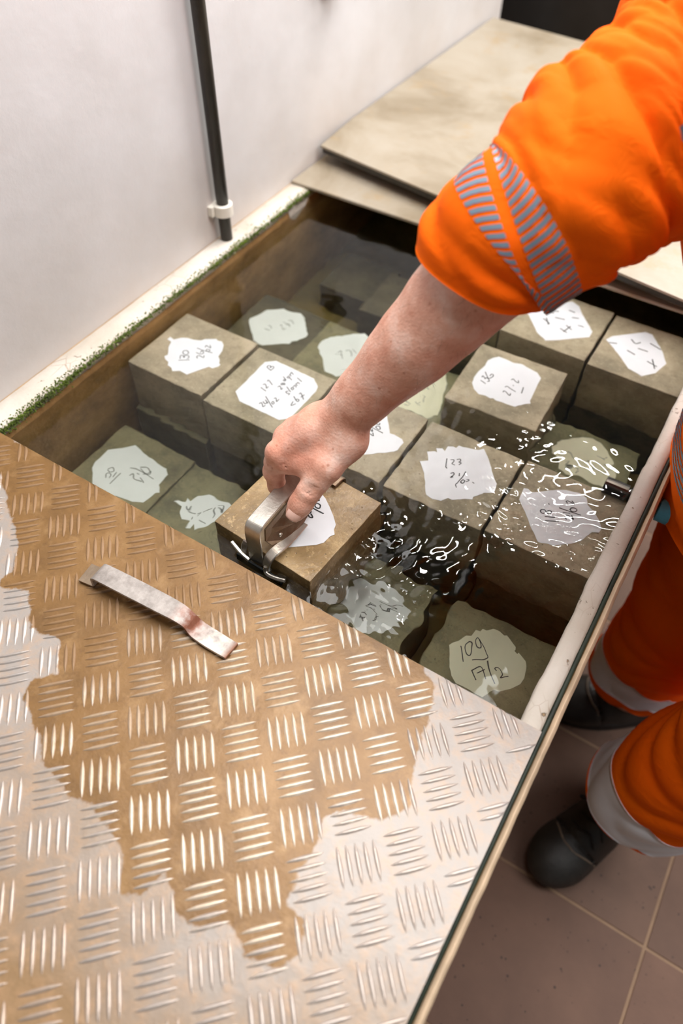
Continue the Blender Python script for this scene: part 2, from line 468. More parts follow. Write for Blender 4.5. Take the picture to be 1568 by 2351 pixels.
M = {}
M['concrete'] = concrete('grey_brown_concrete', srgb(167, 154, 129), srgb(126, 117, 96), srgb(194, 180, 154))
M['concrete_wet'] = concrete('wet_brown_concrete', srgb(146, 121, 84), srgb(114, 94, 64), srgb(186, 160, 118), .32, .6)
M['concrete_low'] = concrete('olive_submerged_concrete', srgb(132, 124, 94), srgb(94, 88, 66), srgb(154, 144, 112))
M['concrete_shaded'] = concrete('shaded_concrete', srgb(88, 78, 58), srgb(64, 57, 42), srgb(106, 95, 72))  # darker concrete copy, shade put into the colour
M['paper'] = plain('white_label_paper', srgb(236, 238, 242), .7, 0, 40, .02)
M['paper_old'] = plain('yellowed_label_paper', srgb(236, 230, 208), .7, 0, 30, .04)
M['ink'] = plain('black_marker_ink', srgb(24, 24, 28), .6, 0, 200, .2)
LABELS = {'109':([(0.4873,-0.119),(0.4934,-0.1079),(0.499,-0.0955),(0.5043,-0.0916),(0.5052,-0.0804),(0.5131,-0.0798),(0.5148,-0.0739),(0.5199,-0.0734),(0.5254,-0.0679),(0.5353,-0.066),(0.5431,-0.0676),(0.5463,-0.065),(0.5627,-0.0743),(0.5638,-0.0787),(0.5629,-0.0824),(0.5681,-0.0844),(0.5697,-0.0803),(0.5821,-0.0879),(0.5872,-0.0978),(0.5899,-0.1109),(0.5886,-0.1196),(0.5803,-0.1334),(0.5692,-0.1442),(0.5634,-0.1444),(0.559,-0.1514),(0.5587,-0.1545),(0.556,-0.1614),(0.5456,-0.1626),(0.5329,-0.1629),(0.5183,-0.1632),(0.5088,-0.1564),(0.5007,-0.1465)],[[(0.4997,-0.1134),(0.5057,-0.121),(0.5131,-0.1297)],[(0.5064,-0.1014),(0.5047,-0.1071),(0.5064,-0.1134),(0.5116,-0.1194),(0.5162,-0.1196),(0.5159,-0.1126),(0.5123,-0.1035),(0.5094,-0.1011),(0.5064,-0.1014)],[(0.5195,-0.0906),(0.5154,-0.0885),(0.5136,-0.0922),(0.5145,-0.0979),(0.5186,-0.1027),(0.5228,-0.1032),(0.5237,-0.0995),(0.5214,-0.0936),(0.5184,-0.0892),(0.5264,-0.0968),(0.5319,-0.1047),(0.5362,-0.1092),(0.535,-0.113),(0.5291,-0.1172),(0.522,-0.1236)],[(0.5278,-0.1346),(0.5387,-0.1437)],[(0.5278,-0.1346),(0.5335,-0.1266),(0.5385,-0.1279),(0.5473,-0.1374)],[(0.5353,-0.1349),(0.5409,-0.1265)],[(0.5386,-0.1143),(0.5483,-0.1248),(0.5604,-0.1361)],[(0.5544,-0.1211),(0.5514,-0.1194),(0.5537,-0.116),(0.5583,-0.1157),(0.5632,-0.1206),(0.5629,-0.1267),(0.5709,-0.1178)]],0.0013),'118':([(0.4826,0.0678),(0.4795,0.089),(0.4845,0.0915),(0.4912,0.089),(0.501,0.0966),(0.5189,0.1119),(0.5292,0.1184),(0.5474,0.1233),(0.5579,0.1194),(0.5629,0.1095),(0.5725,0.104),(0.5841,0.0936),(0.5931,0.0807),(0.5922,0.0734),(0.5844,0.0685),(0.5801,0.0591),(0.577,0.0463),(0.5638,0.0332),(0.5498,0.0203),(0.543,0.0201),(0.5354,0.0171),(0.5306,0.017),(0.516,0.032),(0.5009,0.0486)],[[(0.5256,0.0542),(0.5409,0.0607)],[(0.5226,0.0604),(0.5342,0.0652)],[(0.521,0.0677),(0.5183,0.0634),(0.5145,0.0648),(0.514,0.0683),(0.5172,0.0704),(0.521,0.0677),(0.5244,0.066),(0.5275,0.0685),(0.5262,0.0728),(0.5227,0.0725),(0.521,0.0677)],[(0.5185,0.083),(0.5196,0.0824)],[(0.548,0.0708),(0.545,0.0733),(0.5457,0.0769),(0.5493,0.0779),(0.5562,0.075),(0.5514,0.0805)],[(0.5405,0.0799),(0.5477,0.0832)],[(0.5333,0.0844),(0.5436,0.0857),(0.5616,0.0876)],[(0.5459,0.0891),(0.5464,0.0926),(0.55,0.0949),(0.5535,0.0939),(0.5528,0.0897),(0.5487,0.0877),(0.5459,0.0891)],[(0.5398,0.0968),(0.5373,0.0985),(0.5387,0.1007),(0.5425,0.1005),(0.548,0.1001),(0.544,0.1034)]],0.0015),'123':([(0.3366,0.0573),(0.3457,0.0658),(0.337,0.0795),(0.3452,0.0861),(0.349,0.0864),(0.3444,0.0925),(0.3526,0.0964),(0.3577,0.094),(0.3576,0.1038),(0.3643,0.108),(0.3683,0.1077),(0.3698,0.1143),(0.3756,0.1145),(0.397,0.1218),(0.4024,0.1287),(0.4184,0.1105),(0.4339,0.0909),(0.4456,0.0774),(0.4479,0.0622),(0.4367,0.0532),(0.4357,0.0494),(0.428,0.0408),(0.4289,0.0351),(0.415,0.0263),(0.412,0.025),(0.4055,0.0196),(0.4002,0.0194),(0.394,0.0098),(0.3826,0.007),(0.3728,0.0096),(0.3637,0.0216),(0.3521,0.0417)],[[(0.3666,0.0831),(0.3719,0.0689),(0.3745,0.0665)],[(0.3724,0.0841),(0.3756,0.0861),(0.3772,0.083),(0.3771,0.0775),(0.381,0.0773)],[(0.3794,0.0892),(0.3824,0.0918),(0.3845,0.0884),(0.3835,0.0857),(0.3868,0.0857),(0.3861,0.0813)],[(0.3838,0.0611),(0.3862,0.0639),(0.3881,0.0611),(0.3864,0.0542),(0.3887,0.057)],[(0.3931,0.067),(0.3948,0.0628)],[(0.3992,0.0748),(0.3994,0.0533),(0.3982,0.0473),(0.4013,0.0429)],[(0.4023,0.0578),(0.4024,0.0539),(0.4055,0.0533),(0.4058,0.0573),(0.4026,0.0583)],[(0.4068,0.0619),(0.4097,0.0637),(0.4098,0.0605),(0.4081,0.0575)],[(0.4164,0.0621),(0.4183,0.062)]],0.0014),'22':([(0.2369,0.0157),(0.241,0.0155),(0.248,0.0207),(0.2565,0.0233),(0.2658,0.0279),(0.2775,0.0387),(0.2967,0.0537),(0.2994,0.0596),(0.3006,0.0772),(0.2949,0.0821),(0.2818,0.0839),(0.2746,0.0822),(0.2677,0.0909),(0.255,0.1096),(0.2481,0.1143),(0.2421,0.1158),(0.2383,0.1096),(0.2324,0.0982),(0.2278,0.0848),(0.2175,0.0707),(0.2167,0.0482),(0.2246,0.0289)],[[(0.2468,0.0616),(0.2457,0.0652),(0.25,0.0666),(0.2567,0.0657),(0.2531,0.07)],[(0.2414,0.0698),(0.2409,0.0724),(0.2442,0.0738),(0.2512,0.0716),(0.2486,0.0751)],[(0.2342,0.0777),(0.2485,0.0779),(0.2654,0.0771)],[(0.2513,0.0819),(0.2515,0.085),(0.2555,0.0861),(0.2585,0.0828),(0.2565,0.0801),(0.2513,0.0819)],[(0.2465,0.0848),(0.245,0.0883),(0.2483,0.0889),(0.2533,0.0891),(0.2521,0.0921)],[(0.238,0.0481),(0.2447,0.0488)]],0.0014),'136':([(0.3278,0.2445),(0.3248,0.2576),(0.3253,0.2747),(0.3278,0.2918),(0.3265,0.3051),(0.3306,0.3149),(0.3377,0.3226),(0.3499,0.3232),(0.3631,0.3214),(0.3763,0.3259),(0.3849,0.3235),(0.404,0.3203),(0.4137,0.3112),(0.4146,0.2968),(0.4173,0.275),(0.4194,0.2547),(0.4225,0.2496),(0.4084,0.2363),(0.4051,0.2314),(0.3933,0.2296),(0.3757,0.2283),(0.3701,0.2305),(0.3666,0.2282),(0.3569,0.2293),(0.348,0.2265),(0.3368,0.2325)],[[(0.3372,0.2565),(0.3462,0.2533)],[(0.3354,0.2644),(0.3354,0.2674),(0.3386,0.2656),(0.341,0.2634),(0.3414,0.2667),(0.3454,0.2662),(0.349,0.2625),(0.347,0.2597)],[(0.3348,0.2777),(0.3408,0.2709),(0.3458,0.2673),(0.3489,0.273),(0.3487,0.2774),(0.3454,0.2784),(0.3449,0.2735)],[(0.377,0.2508),(0.3771,0.2538),(0.381,0.2533),(0.3885,0.2487),(0.388,0.2541)],[(0.3753,0.2629),(0.3773,0.2657),(0.383,0.2634),(0.3925,0.2614)],[(0.3766,0.2831),(0.3786,0.2859),(0.3836,0.2831),(0.3885,0.2824),(0.3864,0.2871)],[(0.3838,0.2731),(0.3846,0.2727)],[(0.3992,0.2767),(0.402,0.2638)]],0.0014),'127':([(0.0337,0.033),(0.032,0.1117),(0.0454,0.1239),(0.1182,0.1211),(0.1334,0.1086),(0.1364,0.0987),(0.1353,0.03),(0.1238,0.0187),(0.0512,0.0194)],[[(0.0509,0.1006),(0.0419,0.1038),(0.0423,0.1085),(0.0453,0.1086),(0.0466,0.105),(0.0478,0.1102),(0.0516,0.1082),(0.0509,0.1006)],[(0.0613,0.0607),(0.072,0.0583)],[(0.0604,0.0678),(0.0616,0.0703),(0.0654,0.0684),(0.0691,0.064),(0.0695,0.0685)],[(0.0612,0.0777),(0.0616,0.0805),(0.0719,0.0752)],[(0.0822,0.0758),(0.083,0.0789),(0.0867,0.077),(0.0895,0.0737),(0.0899,0.0774)],[(0.0822,0.0843),(0.0834,0.0868),(0.0863,0.0844),(0.0883,0.0857),(0.0855,0.0881),(0.0851,0.0844),(0.0842,0.0822),(0.0822,0.0843)],[(0.0801,0.0933),(0.0814,0.0958),(0.0838,0.0931),(0.0818,0.0917),(0.0801,0.0933)],[(0.076,0.0992),(0.0834,0.0954)],[(0.0814,0.1018),(0.0822,0.105),(0.0851,0.1025),(0.083,0.1003),(0.0814,0.1018)],[(0.0851,0.1025),(0.0909,0.1001)],[(0.081,0.1085),(0.0851,0.1068)],[(0.0822,0.1093),(0.0806,0.1144),(0.086,0.1117)],[(0.1005,0.0766),(0.0984,0.0736),(0.1017,0.0715),(0.1053,0.073),(0.1057,0.0699)],[(0.0936,0.0831),(0.1042,0.0772)],[(0.101,0.0836),(0.101,0.087),(0.1043,0.0857),(0.1042,0.0823),(0.101,0.0836)],[(0.1014,0.089),(0.1019,0.0927),(0.1059,0.0902)],[(0.1007,0.0961),(0.1052,0.0939)],[(0.1023,0.0972),(0.102,0.1004),(0.1056,0.0993)],[(0.0959,0.1085),(0.1057,0.1053)],[(0.0797,0.0311),(0.0809,0.0343),(0.0841,0.0323),(0.0881,0.0284),(0.0893,0.0324)],[(0.0821,0.0375),(0.0873,0.0352),(0.0878,0.0403)],[(0.0829,0.0422),(0.0897,0.0384)],[(0.0789,0.0486),(0.1005,0.0347)],[(0.0942,0.042),(0.0938,0.0458),(0.0974,0.0441),(0.0974,0.0408),(0.0942,0.042)],[(0.0918,0.0519),(0.0931,0.0544),(0.0962,0.0515),(0.099,0.0484),(0.0991,0.0541)],[(0.1196,0.0615),(0.1218,0.0532),(0.1255,0.0596)],[(0.1145,0.0714),(0.122,0.0663),(0.1256,0.0654),(0.1253,0.0692),(0.1217,0.0694),(0.1216,0.0661)],[(0.1183,0.0805),(0.1196,0.0829),(0.1302,0.074)],[(0.1242,0.076),(0.1256,0.0826)]],0.0013),'130':([(-0.1095,0.0374),(-0.1073,0.0431),(-0.1182,0.0578),(-0.1233,0.0707),(-0.1328,0.0721),(-0.1328,0.0796),(-0.1236,0.0773),(-0.1156,0.0876),(-0.1071,0.0924),(-0.0961,0.0942),(-0.0855,0.0988),(-0.082,0.1048),(-0.0668,0.1153),(-0.0621,0.1131),(-0.0555,0.1151),(-0.0475,0.1092),(-0.0409,0.0974),(-0.038,0.0834),(-0.0309,0.078),(-0.0267,0.0708),(-0.0229,0.069),(-0.023,0.0641),(-0.0283,0.0558),(-0.0351,0.0556),(-0.0406,0.0452),(-0.052,0.0227),(-0.067,0.024),(-0.0764,0.0173),(-0.0826,0.0223),(-0.091,0.0239),(-0.0953,0.0302),(-0.1035,0.0327)],[[(-0.0838,0.0418),(-0.0707,0.0517)],[(-0.0848,0.0461),(-0.0888,0.0521),(-0.0862,0.0545),(-0.0811,0.0514),(-0.0832,0.0558),(-0.0785,0.0587),(-0.0748,0.0554),(-0.0759,0.0519)],[(-0.0913,0.0606),(-0.0919,0.0645),(-0.0872,0.0669),(-0.0821,0.0637),(-0.0827,0.0589),(-0.0868,0.0577),(-0.0913,0.0606)],[(-0.0625,0.0619),(-0.0658,0.0641),(-0.064,0.0681),(-0.0556,0.0678),(-0.0577,0.0722)],[(-0.0725,0.0713),(-0.0649,0.0718),(-0.0621,0.0765),(-0.0679,0.08),(-0.0672,0.0747)],[(-0.0781,0.0807),(-0.0649,0.0819),(-0.0508,0.0845)],[(-0.063,0.0846),(-0.0632,0.0874),(-0.0587,0.0881),(-0.0575,0.0853),(-0.0604,0.0826),(-0.063,0.0846)],[(-0.0689,0.0895),(-0.0703,0.0938),(-0.0657,0.0931),(-0.0604,0.0928),(-0.0656,0.0975)]],0.0012),'far_low_dark':([(-0.125,0.2684),(-0.1272,0.2753),(-0.1198,0.2887),(-0.1132,0.3115),(-0.0885,0.3305),(-0.0799,0.3289),(-0.0537,0.3373),(-0.0406,0.3288),(-0.0118,0.295),(-0.0112,0.2873),(-0.0182,0.2708),(-0.0264,0.2641),(-0.0264,0.2562),(-0.0627,0.2274),(-0.083,0.2275),(-0.1067,0.2498)],[[(-0.0877,0.2676),(-0.0742,0.2669)],[(-0.0866,0.2766),(-0.0815,0.2772),(-0.0749,0.2732)],[(-0.0674,0.2864),(-0.0661,0.2899),(-0.057,0.2821),(-0.0545,0.2865)],[(-0.0689,0.2993),(-0.0533,0.2982)],[(-0.0584,0.2949),(-0.0559,0.2993),(-0.0507,0.2944)],[(-0.0625,0.309),(-0.056,0.3104),(-0.0488,0.3053)]],0.0009),'far_low_mid':([(0.0224,0.2771),(0.0203,0.2942),(0.0294,0.3107),(0.0513,0.3328),(0.0745,0.353),(0.106,0.3411),(0.1159,0.3008),(0.1096,0.2518),(0.0903,0.2309),(0.066,0.2313),(0.0487,0.2528)],[[(0.0593,0.2774),(0.0716,0.2828)],[(0.0589,0.2849),(0.0646,0.2885),(0.0738,0.2765)],[(0.0721,0.2933),(0.0783,0.2973),(0.0841,0.2907)],[(0.0798,0.3035),(0.0893,0.2992)]],0.0009),'far_low_arm':([(0.2117,0.3323),(0.221,0.3352),(0.2291,0.3329),(0.2428,0.3386),(0.2505,0.3331),(0.2642,0.3128),(0.2665,0.2888),(0.2701,0.2744),(0.279,0.2554),(0.2828,0.239),(0.2662,0.2299),(0.2489,0.2271),(0.2291,0.2268),(0.2045,0.2262),(0.1924,0.2338),(0.1879,0.2677),(0.198,0.3118)],[[(0.2134,0.2429),(0.2224,0.2458),(0.2277,0.245)],[(0.219,0.2382),(0.2251,0.2393),(0.2261,0.2426)],[(0.2327,0.2551),(0.2396,0.2512),(0.2461,0.2498)],[(0.2392,0.2537),(0.2424,0.2584)],[(0.2395,0.2691),(0.2461,0.2677),(0.2467,0.2611)],[(0.2322,0.2828),(0.2362,0.2881),(0.2427,0.2866)],[(0.2285,0.2933),(0.2378,0.2977)],[(0.2022,0.2561),(0.2069,0.2598)]],0.0009),'low_right':([(0.4678,0.2796),(0.4707,0.2867),(0.482,0.2989),(0.4915,0.3161),(0.5025,0.3249),(0.5172,0.3285),(0.5298,0.3256),(0.546,0.3172),(0.5521,0.3027),(0.5648,0.2889),(0.5744,0.2785),(0.5776,0.2669),(0.5715,0.251),(0.5685,0.2407),(0.542,0.239),(0.5208,0.2407),(0.4974,0.2425),(0.4895,0.2579),(0.4753,0.2711)],[[(0.4909,0.2833),(0.4998,0.281),(0.5099,0.2756)],[(0.5022,0.2593),(0.5078,0.2628),(0.5066,0.2482)],[(0.5105,0.2581),(0.5188,0.2569),(0.5199,0.2451),(0.524,0.2526)],[(0.5267,0.2795),(0.532,0.284)],[(0.5397,0.2939),(0.5454,0.2948),(0.5497,0.2949)],[(0.5499,0.2873),(0.5545,0.2889)],[(0.5391,0.2719),(0.547,0.2717),(0.5541,0.2711),(0.5608,0.2665)],[(0.5599,0.2809),(0.5652,0.2829)]],0.0009),'far_right_a':([(0.3216,0.4649),(0.3257,0.4791),(0.3845,0.5234),(0.3996,0.5165),(0.4118,0.4983),(0.4418,0.464),(0.4425,0.4477),(0.4024,0.413),(0.385,0.4004),(0.3637,0.4141),(0.3454,0.4366)],[[(0.3299,0.467),(0.338,0.4672)],[(0.3592,0.4907),(0.3663,0.4821),(0.3745,0.4841)],[(0.3639,0.479),(0.3689,0.4756)],[(0.3603,0.4525),(0.3738,0.4454)],[(0.364,0.4565),(0.3734,0.442)],[(0.3763,0.4659),(0.391,0.469)],[(0.3892,0.4968),(0.3984,0.4962)],[(0.4004,0.4814),(0.4099,0.4843)],[(0.4166,0.4665),(0.425,0.4672)],[(0.3942,0.4428),(0.4064,0.4383)],[(0.3997,0.4557),(0.4106,0.4502)],[(0.4013,0.4381),(0.4063,0.4568)]],0.0019),'far_right_b':([(0.4676,0.4561),(0.4736,0.4705),(0.5162,0.51),(0.528,0.5098),(0.5547,0.4761),(0.5687,0.4505),(0.5607,0.4189),(0.5444,0.4002),(0.5215,0.4065),(0.4993,0.4292),(0.4802,0.4463)],[[(0.4749,0.4518),(0.4854,0.4555)],[(0.5028,0.4786),(0.5116,0.4722),(0.5177,0.4791)],[(0.5062,0.4481),(0.5189,0.4445)],[(0.5196,0.4625),(0.5342,0.463)],[(0.5322,0.4854),(0.5505,0.4792)],[(0.5417,0.439),(0.5575,0.4349)],[(0.547,0.4481),(0.5562,0.4285)]],0.0019),'front_left':([(-0.1195,-0.1467),(-0.1233,-0.1351),(-0.1233,-0.1231),(-0.1241,-0.1068),(-0.1091,-0.092),(-0.0953,-0.0756),(-0.0808,-0.0783),(-0.06,-0.084),(-0.0407,-0.0857),(-0.023,-0.0858),(-0.0123,-0.0951),(-0.0117,-0.1175),(-0.0001,-0.1279),(-0.0069,-0.1323),(-0.0069,-0.1433),(-0.0094,-0.1559),(-0.0251,-0.164),(-0.052,-0.1684),(-0.0605,-0.1761),(-0.0815,-0.1766),(-0.0941,-0.1736)],[[(-0.0976,-0.1357),(-0.0933,-0.1295),(-0.0868,-0.1333),(-0.0904,-0.1392),(-0.0968,-0.1376)],[(-0.0881,-0.1515),(-0.0927,-0.1453),(-0.0903,-0.1415),(-0.0852,-0.1427),(-0.0837,-0.1486)],[(-0.0753,-0.1557),(-0.0754,-0.1317)],[(-0.0801,-0.144),(-0.0817,-0.1335)],[(-0.061,-0.1269),(-0.0579,-0.1225),(-0.0502,-0.129),(-0.0378,-0.1277)],[(-0.0542,-0.1178),(-0.0504,-0.1177)],[(-0.0441,-0.1227),(-0.034,-0.1275)],[(-0.0701,-0.1154),(-0.0575,-0.1118),(-0.0254,-0.1128)],[(-0.0576,-0.1049),(-0.0494,-0.1007),(-0.0393,-0.1057),(-0.0442,-0.1113),(-0.0557,-0.1072)],[(-0.0454,-0.1144),(-0.0367,-0.1087),(-0.0393,-0.1034)]],0.0012),'front_mid':([(0.0302,-0.1302),(0.0418,-0.1205),(0.0402,-0.1139),(0.0491,-0.1157),(0.0526,-0.1014),(0.065,-0.0912),(0.0801,-0.0892),(0.0993,-0.0855),(0.1131,-0.0918),(0.1187,-0.1136),(0.1027,-0.1302),(0.0882,-0.153),(0.081,-0.1463),(0.0783,-0.1563),(0.0723,-0.1602),(0.0694,-0.1454),(0.0611,-0.1487),(0.0461,-0.1371),(0.0416,-0.1293)],[[(0.0512,-0.1274),(0.0582,-0.1293),(0.059,-0.1234)],[(0.0594,-0.1307),(0.0666,-0.1282)],[(0.0713,-0.1272),(0.0762,-0.1241),(0.0753,-0.13)],[(0.0674,-0.1361),(0.0696,-0.1411)],[(0.0798,-0.1218),(0.0874,-0.1105),(0.0835,-0.1172)],[(0.0928,-0.1198),(0.091,-0.1081)],[(0.0914,-0.1015),(0.0975,-0.0975),(0.1006,-0.1041),(0.0947,-0.1058)],[(0.085,-0.1353),(0.0902,-0.1362)]],0.0012),'front_ripple':([(0.3267,-0.1457),(0.3418,-0.1494),(0.3553,-0.1526),(0.3607,-0.1558),(0.3737,-0.1642),(0.3901,-0.1652),(0.3993,-0.1506),(0.4074,-0.1354),(0.4226,-0.1208),(0.4276,-0.1137),(0.4225,-0.1105),(0.4235,-0.1021),(0.4172,-0.0968),(0.407,-0.0926),(0.3953,-0.0838),(0.38,-0.0852),(0.3619,-0.0939),(0.3344,-0.1029),(0.3228,-0.113),(0.3216,-0.1301)],[[(0.3701,-0.1237),(0.374,-0.1265),(0.3701,-0.1316),(0.3796,-0.1322)],[(0.3741,-0.1421),(0.3857,-0.1348)],[(0.3768,-0.1352),(0.3791,-0.1409)],[(0.3739,-0.1107),(0.3851,-0.1103),(0.4075,-0.0976)],[(0.3796,-0.1164),(0.3876,-0.1206),(0.3963,-0.1178)],[(0.3857,-0.1231),(0.404,-0.1175)],[(0.3874,-0.1102),(0.4024,-0.1087),(0.3963,-0.1139)]],0.0013),'held':([(0.2589,-0.1545),(0.2615,-0.16),(0.2653,-0.1772),(0.2733,-0.1886),(0.2803,-0.1889),(0.3097,-0.1656),(0.3157,-0.1577),(0.3171,-0.1458),(0.3203,-0.1403),(0.3154,-0.1343),(0.3136,-0.1269),(0.303,-0.1164),(0.2909,-0.1065),(0.28,-0.0985),(0.2717,-0.0947),(0.2649,-0.0898),(0.2588,-0.0967),(0.2457,-0.1127),(0.2481,-0.1337)],[[(0.2736,-0.1394),(0.2711,-0.1366),(0.2722,-0.133),(0.2769,-0.133),(0.2802,-0.1345),(0.2835,-0.1328),(0.2784,-0.1291)],[(0.27,-0.1315),(0.2768,-0.1294),(0.2756,-0.125),(0.2682,-0.1209)],[(0.268,-0.1196),(0.2803,-0.1206),(0.2918,-0.1206)],[(0.275,-0.1151),(0.2753,-0.1112),(0.2807,-0.1114),(0.2826,-0.1162),(0.2783,-0.1175),(0.275,-0.1151)],[(0.2681,-0.109),(0.2664,-0.1056),(0.2697,-0.1043),(0.2757,-0.1064),(0.2722,-0.1019)],[(0.269,-0.0982),(0.2701,-0.0984)],[(0.2602,-0.1522),(0.2666,-0.1496)]],0.0017)}
WET = [(-0.2018,-0.2393),(-0.1263,-0.3045),(-0.0923,-0.2917),(-0.0369,-0.3242),(0.0052,-0.3526),(0.0342,-0.386),(0.0307,-0.4024),(0.0376,-0.4085),(0.0691,-0.3955),(0.107,-0.4279),(0.1469,-0.4218),(0.171,-0.4519),(0.1534,-0.4718),(0.1623,-0.489),(0.2011,-0.5081),(0.2324,-0.5295),(0.2745,-0.537),(0.2975,-0.532),(0.3248,-0.5378),(0.3503,-0.5482),(0.364,-0.5732),(0.3874,-0.5667),(0.3937,-0.5422),(0.4176,-0.5558),(0.4357,-0.5602),(0.4642,-0.5424),(0.4849,-0.5485),(0.4922,-0.5552),(0.5222,-0.5474),(0.5288,-0.5249),(0.5193,-0.5041),(0.5009,-0.5038),(0.495,-0.4747),(0.497,-0.4564),(0.4891,-0.4258),(0.499,-0.415),(0.5355,-0.3967),(0.5542,-0.3758),(0.5425,-0.3498),(0.5319,-0.3212),(0.5262,-0.2823),(0.5169,-0.2546),(0.5011,-0.2441),(0.4884,-0.225)]

# ------------------------------------------------------------------ more materials
def wall_paint():
    m = NM('white_wall_paint')
    f = m.noise(3, 5, .6)
    c = m.ramp(f, [(.3, srgb(190, 187, 186)), (.7, srgb(210, 209, 211))])
    sp = m.noise(34, 5, .7)
    c = m.mix(m.step(sp, .70, .78), c, srgb(176, 158, 140))
    z = m.n('ShaderNodeSeparateXYZ'); m.link(m.co(), z.inputs[0])
    low = m.step(z.outputs[2], .98, .74)
    c = m.mix(m.math('MULTIPLY', m.math('MULTIPLY', low, m.noise(7, 4)), .45), c, srgb(188, 160, 126))
    m.set(Base_Color=c, Roughness=.6)
    m.bump(m.noise(22, 6, .6), .0009)
    return m.m
M['wall'] = wall_paint()

def rim_paint():
    m = NM('chipped_white_paint')
    c = m.ramp(m.noise(9, 5), [(.3, srgb(184, 173, 158)), (.7, srgb(208, 200, 190))])
    chip = m.step(m.noise(70, 6, .75), .64, .68)
    c = m.mix(chip, c, srgb(160, 132, 100))
    cr = m.vor(60, m.map((1, .6, 1)), 'DISTANCE_TO_EDGE')
    mask = m.math('MULTIPLY', m.step(cr, .03, .008), m.step(m.noise(8, 3), .5, .6))
    c = m.mix(m.math('MULTIPLY', mask, .55), c, srgb(140, 110, 86))
    m.set(Base_Color=c, Roughness=.55)
    m.bump(m.math('SUBTRACT', m.noise(60, 5), chip), .0012)
    return m.m
M['rim'] = rim_paint()

def tank_wall_mat():
    m = NM('brown_silted_tank_wall')
    c = m.ramp(m.noise(11, 7, .7), [(.25, srgb(104, 76, 40)), (.5, srgb(156, 118, 68)), (.78, srgb(190, 152, 100))])
    g = m.noise(150, 4, .7)
    c = m.mix(m.math('MULTIPLY', m.step(g, .6, .72), .5), c, srgb(188, 156, 108))
    m.set(Base_Color=c, Roughness=.7)
    m.bump(m.noise(90, 6, .7), .002)
    return m.m
M['tank'] = tank_wall_mat()
M['silt'] = plain('dark_olive_silt', srgb(128, 106, 62), .8, 0, 9, .35, .002, 40)
M['lip'] = plain('rusty_cream_lip', srgb(206, 180, 150), .5, 0, 30, .18, .0006, 120)
M['seal'] = plain('dark_green_seal', srgb(30, 42, 30), .6, 0, 40, .4, .001, 90)
M['moss'] = plain('green_moss', srgb(82, 98, 24), .9, 0, 70, .45)
M['moss_pale'] = plain('pale_lime_crust', srgb(196, 190, 150), .9, 0, 70, .15)
M['pipe'] = plain('dark_grey_pipe', srgb(52, 48, 42), .4, .2, 30, .25)
M['clip'] = plain('off_white_clip', srgb(226, 220, 208), .5, 0, 40, .04)
M['black'] = plain('black_plastic', srgb(28, 27, 26), .45, 0, 20, .2)
M['unlit_wood'] = plain('unlit_brown_panel', srgb(84, 64, 50), .5, 0, 6, .2)  # brown panelling, kept dark to stand in for the unlit room
M['steel_dark'] = plain('dark_fitting_steel', srgb(62, 56, 50), .25, .9, 60, .25)
M['blue'] = plain('blue_sleeve', srgb(90, 190, 224), .4, 0, 40, .2)
M['grout'] = plain('beige_grout', srgb(152, 124, 100), .85, 0, 50, .1)

def tile_mat():
    m = NM('speckled_terracotta_tile')
    info = m.n('ShaderNodeObjectInfo')
    c = m.ramp(m.noise(5, 5, .6), [(.3, srgb(88, 65, 52)), (.7, srgb(118, 89, 72))])
    c = m.mix(m.math('MULTIPLY', info.outputs['Random'], .3), c, srgb(140, 98, 80))
    v = m.vor(75)
    c = m.mix(m.math('MULTIPLY', m.step(v, .2, .13), m.step(m.noise(30), .5, .56)), c, srgb(66, 48, 40))
    m.set(Base_Color=c, Roughness=.65)
    m.bump(m.noise(90, 3), .0005)
    return m.m
M['tile'] = tile_mat()

def stained_sheet():
    m = NM('stained_beige_sheet')
    n1 = m.noise(4.5, 7, .62, None, .4)
    c = m.ramp(n1, [(.3, srgb(118, 103, 80)), (.48, srgb(147, 135, 117)), (.75, srgb(163, 154, 141))])
    n2 = m.noise(13, 6, .7)
    c = m.mix(m.math('MULTIPLY', m.step(n2, .56, .7), .5), c, srgb(150, 122, 80))
    m.set(Base_Color=c, Roughness=.5)
    m.bump(m.noise(30, 4), .0006)
    return m.m
M['sheet'] = stained_sheet()

# ------------------------------------------------------------------ the room
wl = thing('wall_left', None, None, (WALL_X, .15, 0), kind='structure')
box('wall_panel', WALL_X - .18, WALL_X, -1.6, 1.5, 0, 2.6, M['wall'], wl)
wl['label'] = 'white painted wall with scuffs behind the tank'
wb = box('wall_back', -2.4, 2.6, 3.6, 3.7, 0, 2.6, M['unlit_wood'])
tag(own_origin(wb, (0, 3.6, 0)), 'far wall of the room, coloured dark for the unlit space', None, kind='structure')
fl = thing('floor', 'brown tiled floor with beige grout', None, (.95, .16, 0), kind='structure')
box('grout_bed', -2.4, 2.6, -1.8, 3.6, -.03, -.0015, M['grout'], fl)
TP = .298
tile_me = None
for i in range(-1, 4):
    for j in range(-5, 9):
        x0, y0 = .963 + (i - 0) * TP, .160 + j * TP
        if j > 5 and i < 0: pass
        if tile_me is None:
            t = box('floor_tile', x0 + .0025, x0 + TP - .0025, y0 + .0025, y0 + TP - .0025, -.012, 0, M['tile'], fl, .0015)
            t.data.transform(Matrix.Translation(-Vector((x0 - .95, y0 - .16, 0))))
            tile_me = t.data
        else:
            t = bpy.data.objects.new('floor_tile', tile_me)
            COL.objects.link(t); t.parent = fl
        t.location = (x0 - .95, y0 - .16, 0)
# far tiles seen past the tank's end
for i in range(-4, -1):
    for j in range(5, 11):
        t = bpy.data.objects.new('floor_tile', tile_me)
        COL.objects.link(t); t.parent = fl
        t.location = (.963 + i * TP - .95, j * TP, 0)

